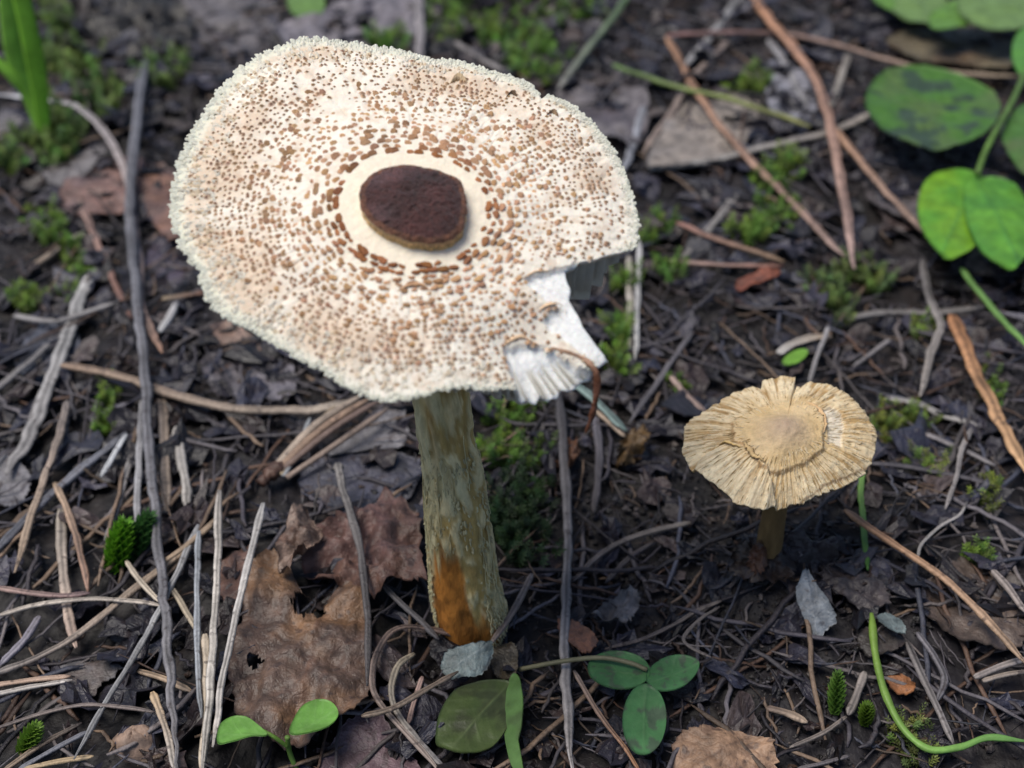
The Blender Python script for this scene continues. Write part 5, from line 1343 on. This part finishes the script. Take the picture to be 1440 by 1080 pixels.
bag = Bag(); placed = 0
jobs = []
for k in range(2700):
    x, y = visible_spot(rl)
    sz = rl.uniform(0.18, 0.62) * (1 + 0.012 * (y - 15)) * (1.0 if rl.random() < 0.85 else 1.7)
    if rl.random() < 0.6 * humus(x, y): sz *= 0.5
    jobs.append((sz, x, y, rl.random() * 6.283, rl.uniform(-0.35, 0.35), rl.uniform(-0.35, 0.35), rl.randrange(14), rl.choice([0, 0, 1, 1, 2, 3, 3, 4, 5, 5, 6, 7, 7])))
jobs.sort(key=lambda j: -j[0] / (j[2] * 0.79 + 10.7))
for k, (sz, x, y, a, tx, ty, sh, ci) in enumerate(jobs):
    z = float(gs(x, y)) + 0.10 + 0.16 * sz + rl.uniform(0, 0.12)
    Rm = (Matrix.Rotation(a, 3, 'Z') @ Matrix.Rotation(tx, 3, 'X') @ Matrix.Rotation(ty, 3, 'Y'))
    c = C3(LEAFC[ci]) * C3((0.37, 0.38, 0.48)) * rl.uniform(0.4, 1.5)
    if k < 300:
        o = bpy.data.objects.new('leaf_fragment', FR_ME[sh]); COL.objects.link(o)
        o.matrix_world = Matrix.Translation((x * CM, y * CM, z * CM)) @ (Rm * 1.0).to_4x4() @ Matrix.Scale(sz, 4)
        o.color = (*c, 1)
        shp = 'narrow' if FR_EL[sh] < 0.45 else 'ragged' if FR_EL[sh] < 0.7 else 'broad'
        shp = ('small ' if sz < 0.5 else 'large ' if sz > 0.72 else '') + shp
        tag(o, shp + ' ' + LEAFN[ci] + ' leaf fragment near ' + near(x, y), 'leaf fragment', 'rotting leaf fragments in the litter')
    else:
        v, f = FR[sh]
        R_ = np.array(Rm)
        bag.add(v @ R_.T * sz + [x, y, z], f, c)
V, F, C = bag.out()
top('leaf_litter', V, F, M['dead'], C, 'small rotting leaf crumbs covering the forest floor', 'leaf litter', kind='stuff', shade=False)

# needles
def needle_shape(seed):
    r = random.Random(seed)
    L_ = 3.2
    t = np.linspace(-0.5, 0.5, 9)
    b = r.uniform(-0.35, 0.35)
    pts = np.stack([t * L_, b * (t * 2) ** 2 * 0.5 + 0.05 * np.array([r.uniform(-1, 1) for _ in t]), 0.03 * np.array([r.uniform(-1, 1) for _ in t])], 1)
    rad = 0.055 * np.minimum(1, np.minimum(0.5 + (t + 0.5) * 8, 0.25 + (0.5 - t) * 6))
    return tube(pts, rad, 5, 0.65)
NS_ = [needle_shape(i) for i in range(12)]
NS_ME = [mesh_of('pine_needle', v, f, M['needle_obj']) for v, f in NS_]
NC = [(0.05, 0.042, 0.042), (0.09, 0.08, 0.085), (0.15, 0.135, 0.13), (0.22, 0.19, 0.165), (0.26, 0.18, 0.11), (0.13, 0.075, 0.045), (0.09, 0.095, 0.115)]
NN = ['blackish', 'charcoal', 'ash-grey', 'pale straw', 'tan', 'dull brown', 'steel-blue']
jobs = []
for k in range(3000):
    x, y = visible_spot(rl)
    left = x < 1 and y < 30
    if not left and rl.random() < 0.35: continue
    if rl.random() < 0.7 * humus(x, y): continue
    a = rl.gauss(1.25, 0.55) if left and rl.random() < 0.6 else rl.uniform(0, math.pi)
    jobs.append((rl.uniform(0.2, 1.15), x, y, a, rl.randrange(12), rl.choice([0, 1, 1, 2, 2, 2, 3, 3, 4, 4, 5, 6] if left else [0, 0, 0, 1, 1, 1, 2, 2, 3, 4, 5, 5, 6, 6])))
jobs.sort(key=lambda j: -j[0] / (j[2] * 0.79 + 10.7))
bag = Bag()
for k, (sz, x, y, a, sh, ci) in enumerate(jobs):
    d = np.array([math.cos(a), math.sin(a)]) * 1.3 * sz
    z0, z1 = float(gs(x - d[0], y - d[1])), float(gs(x + d[0], y + d[1]))
    pit = math.atan2(z1 - z0, 2.6 * sz)
    z = max((z0 + z1) / 2, float(gs(x, y))) + rl.uniform(0.12, 0.34)
    Rm = Matrix.Rotation(a, 3, 'Z') @ Matrix.Rotation(-pit, 3, 'Y')
    wid = rl.uniform(0.35, 1.1)
    c = C3(NC[ci]) * C3((0.60, 0.60, 0.68)) * rl.uniform(0.5, 1.4)
    if k < 300:
        o = bpy.data.objects.new('pine_needle', NS_ME[sh]); COL.objects.link(o)
        o.matrix_world = Matrix.Translation((x * CM, y * CM, z * CM)) @ Rm.to_4x4() @ Matrix.Diagonal((sz, wid, wid, 1))
        o.color = (*c, 1)
        bend = random.Random(sh).uniform(-0.35, 0.35)
        tag(o, ('short ' if sz < 0.75 else 'long ') + ('thin ' if wid < 0.6 else 'thick ' if wid > 0.85 else '') + ('bent ' if abs(bend) > 0.2 else '') + NN[ci] + ' loose needle near ' + near(x, y), 'pine needle', 'loose needles in the litter')
    else:
        v, f = NS_[sh]
        bag.add((v * [sz, wid, wid]) @ np.array(Rm).T + [x, y, z], f, c)
for k in range(3600):                        # chips and fibres of broken needles and bark
    if k % 4 == 0: x, y = rl.uniform(0, 12), rl.uniform(12, 26)
    else: x, y = visible_spot(rl)
    sz, wid = rl.uniform(0.10, 0.42), rl.uniform(0.18, 0.7)
    Rm = Matrix.Rotation(rl.uniform(0, math.pi), 3, 'Z') @ Matrix.Rotation(rl.gauss(0, 0.3), 3, 'Y')
    c = C3(NC[rl.choice([0, 0, 1, 1, 2, 3, 4, 5, 6])]) * C3((0.55, 0.54, 0.60)) * rl.uniform(0.35, 1.3)
    v, f = NS_[k % 12]
    bag.add((v * [sz, wid, wid]) @ np.array(Rm).T + [x, y, float(gs(x, y)) + rl.uniform(0.10, 0.26)], f, c)
V, F, C = bag.out()
top('needle_litter', V, F, M['needle'], C, 'fine fallen needles strewn through the forest floor', 'needle litter', kind='stuff')

# crumbs of humus, bark and grit
CR = []
for i in range(8):
    r = random.Random(i + 50)
    v = np.array([(math.cos(a) * math.cos(b), math.sin(a) * math.cos(b), math.sin(b)) for b in (-0.9, 0.1, 0.9) for a in np.linspace(0, 2 * math.pi, 6)[:-1]])
    v = v * np.array([[r.uniform(0.55, 1.3)] for _ in v]) * [1.0, r.uniform(0.4, 1), r.uniform(0.25, 0.7)]
    f = [(l * 5 + k, l * 5 + (k + 1) % 5, l * 5 + 5 + (k + 1) % 5, l * 5 + 5 + k) for l in (0, 1) for k in range(5)] + [(14, 13, 12, 11, 10)[::-1]]
    CR.append((v, f))
bag = Bag()
CC = [(0.02, 0.016, 0.015), (0.03, 0.024, 0.022), (0.05, 0.04, 0.036), (0.09, 0.05, 0.03), (0.08, 0.075, 0.08), (0.14, 0.11, 0.09)]
for k in range(11000):
    if k % 3 == 0:
        x, y = rl.gauss(4.0, 2.4), rl.gauss(15.5, 2.6)
    else:
        x, y = visible_spot(rl)
    if y < 9: continue
    sz = 0.022 + 0.085 * rl.random() ** 2.4 * (1 + 0.02 * (y - 14))
    v, f = CR[k % 8]
    R_ = np.array(Matrix.Rotation(rl.uniform(0, 6.28), 3, 'Z') @ Matrix.Rotation(rl.uniform(-0.5, 0.5), 3, 'X'))
    z = float(gfine(x, y)) + sz * 0.35 + (rl.uniform(0, 0.12) if rl.random() < 0.5 else 0)
    bag.add(v @ R_.T * sz + [x, y, z], f, C3(CC[rl.choice([0, 0, 1, 1, 2, 2, 3, 4, 5])]) * C3((0.8, 0.82, 0.9)) * rl.uniform(0.25, 0.85))
V, F, C = bag.out()
top('humus_crumbs', V, F, M['dead'], C, 'dark crumbs of humus and bark on the soil', 'humus', kind='stuff', shade=False)
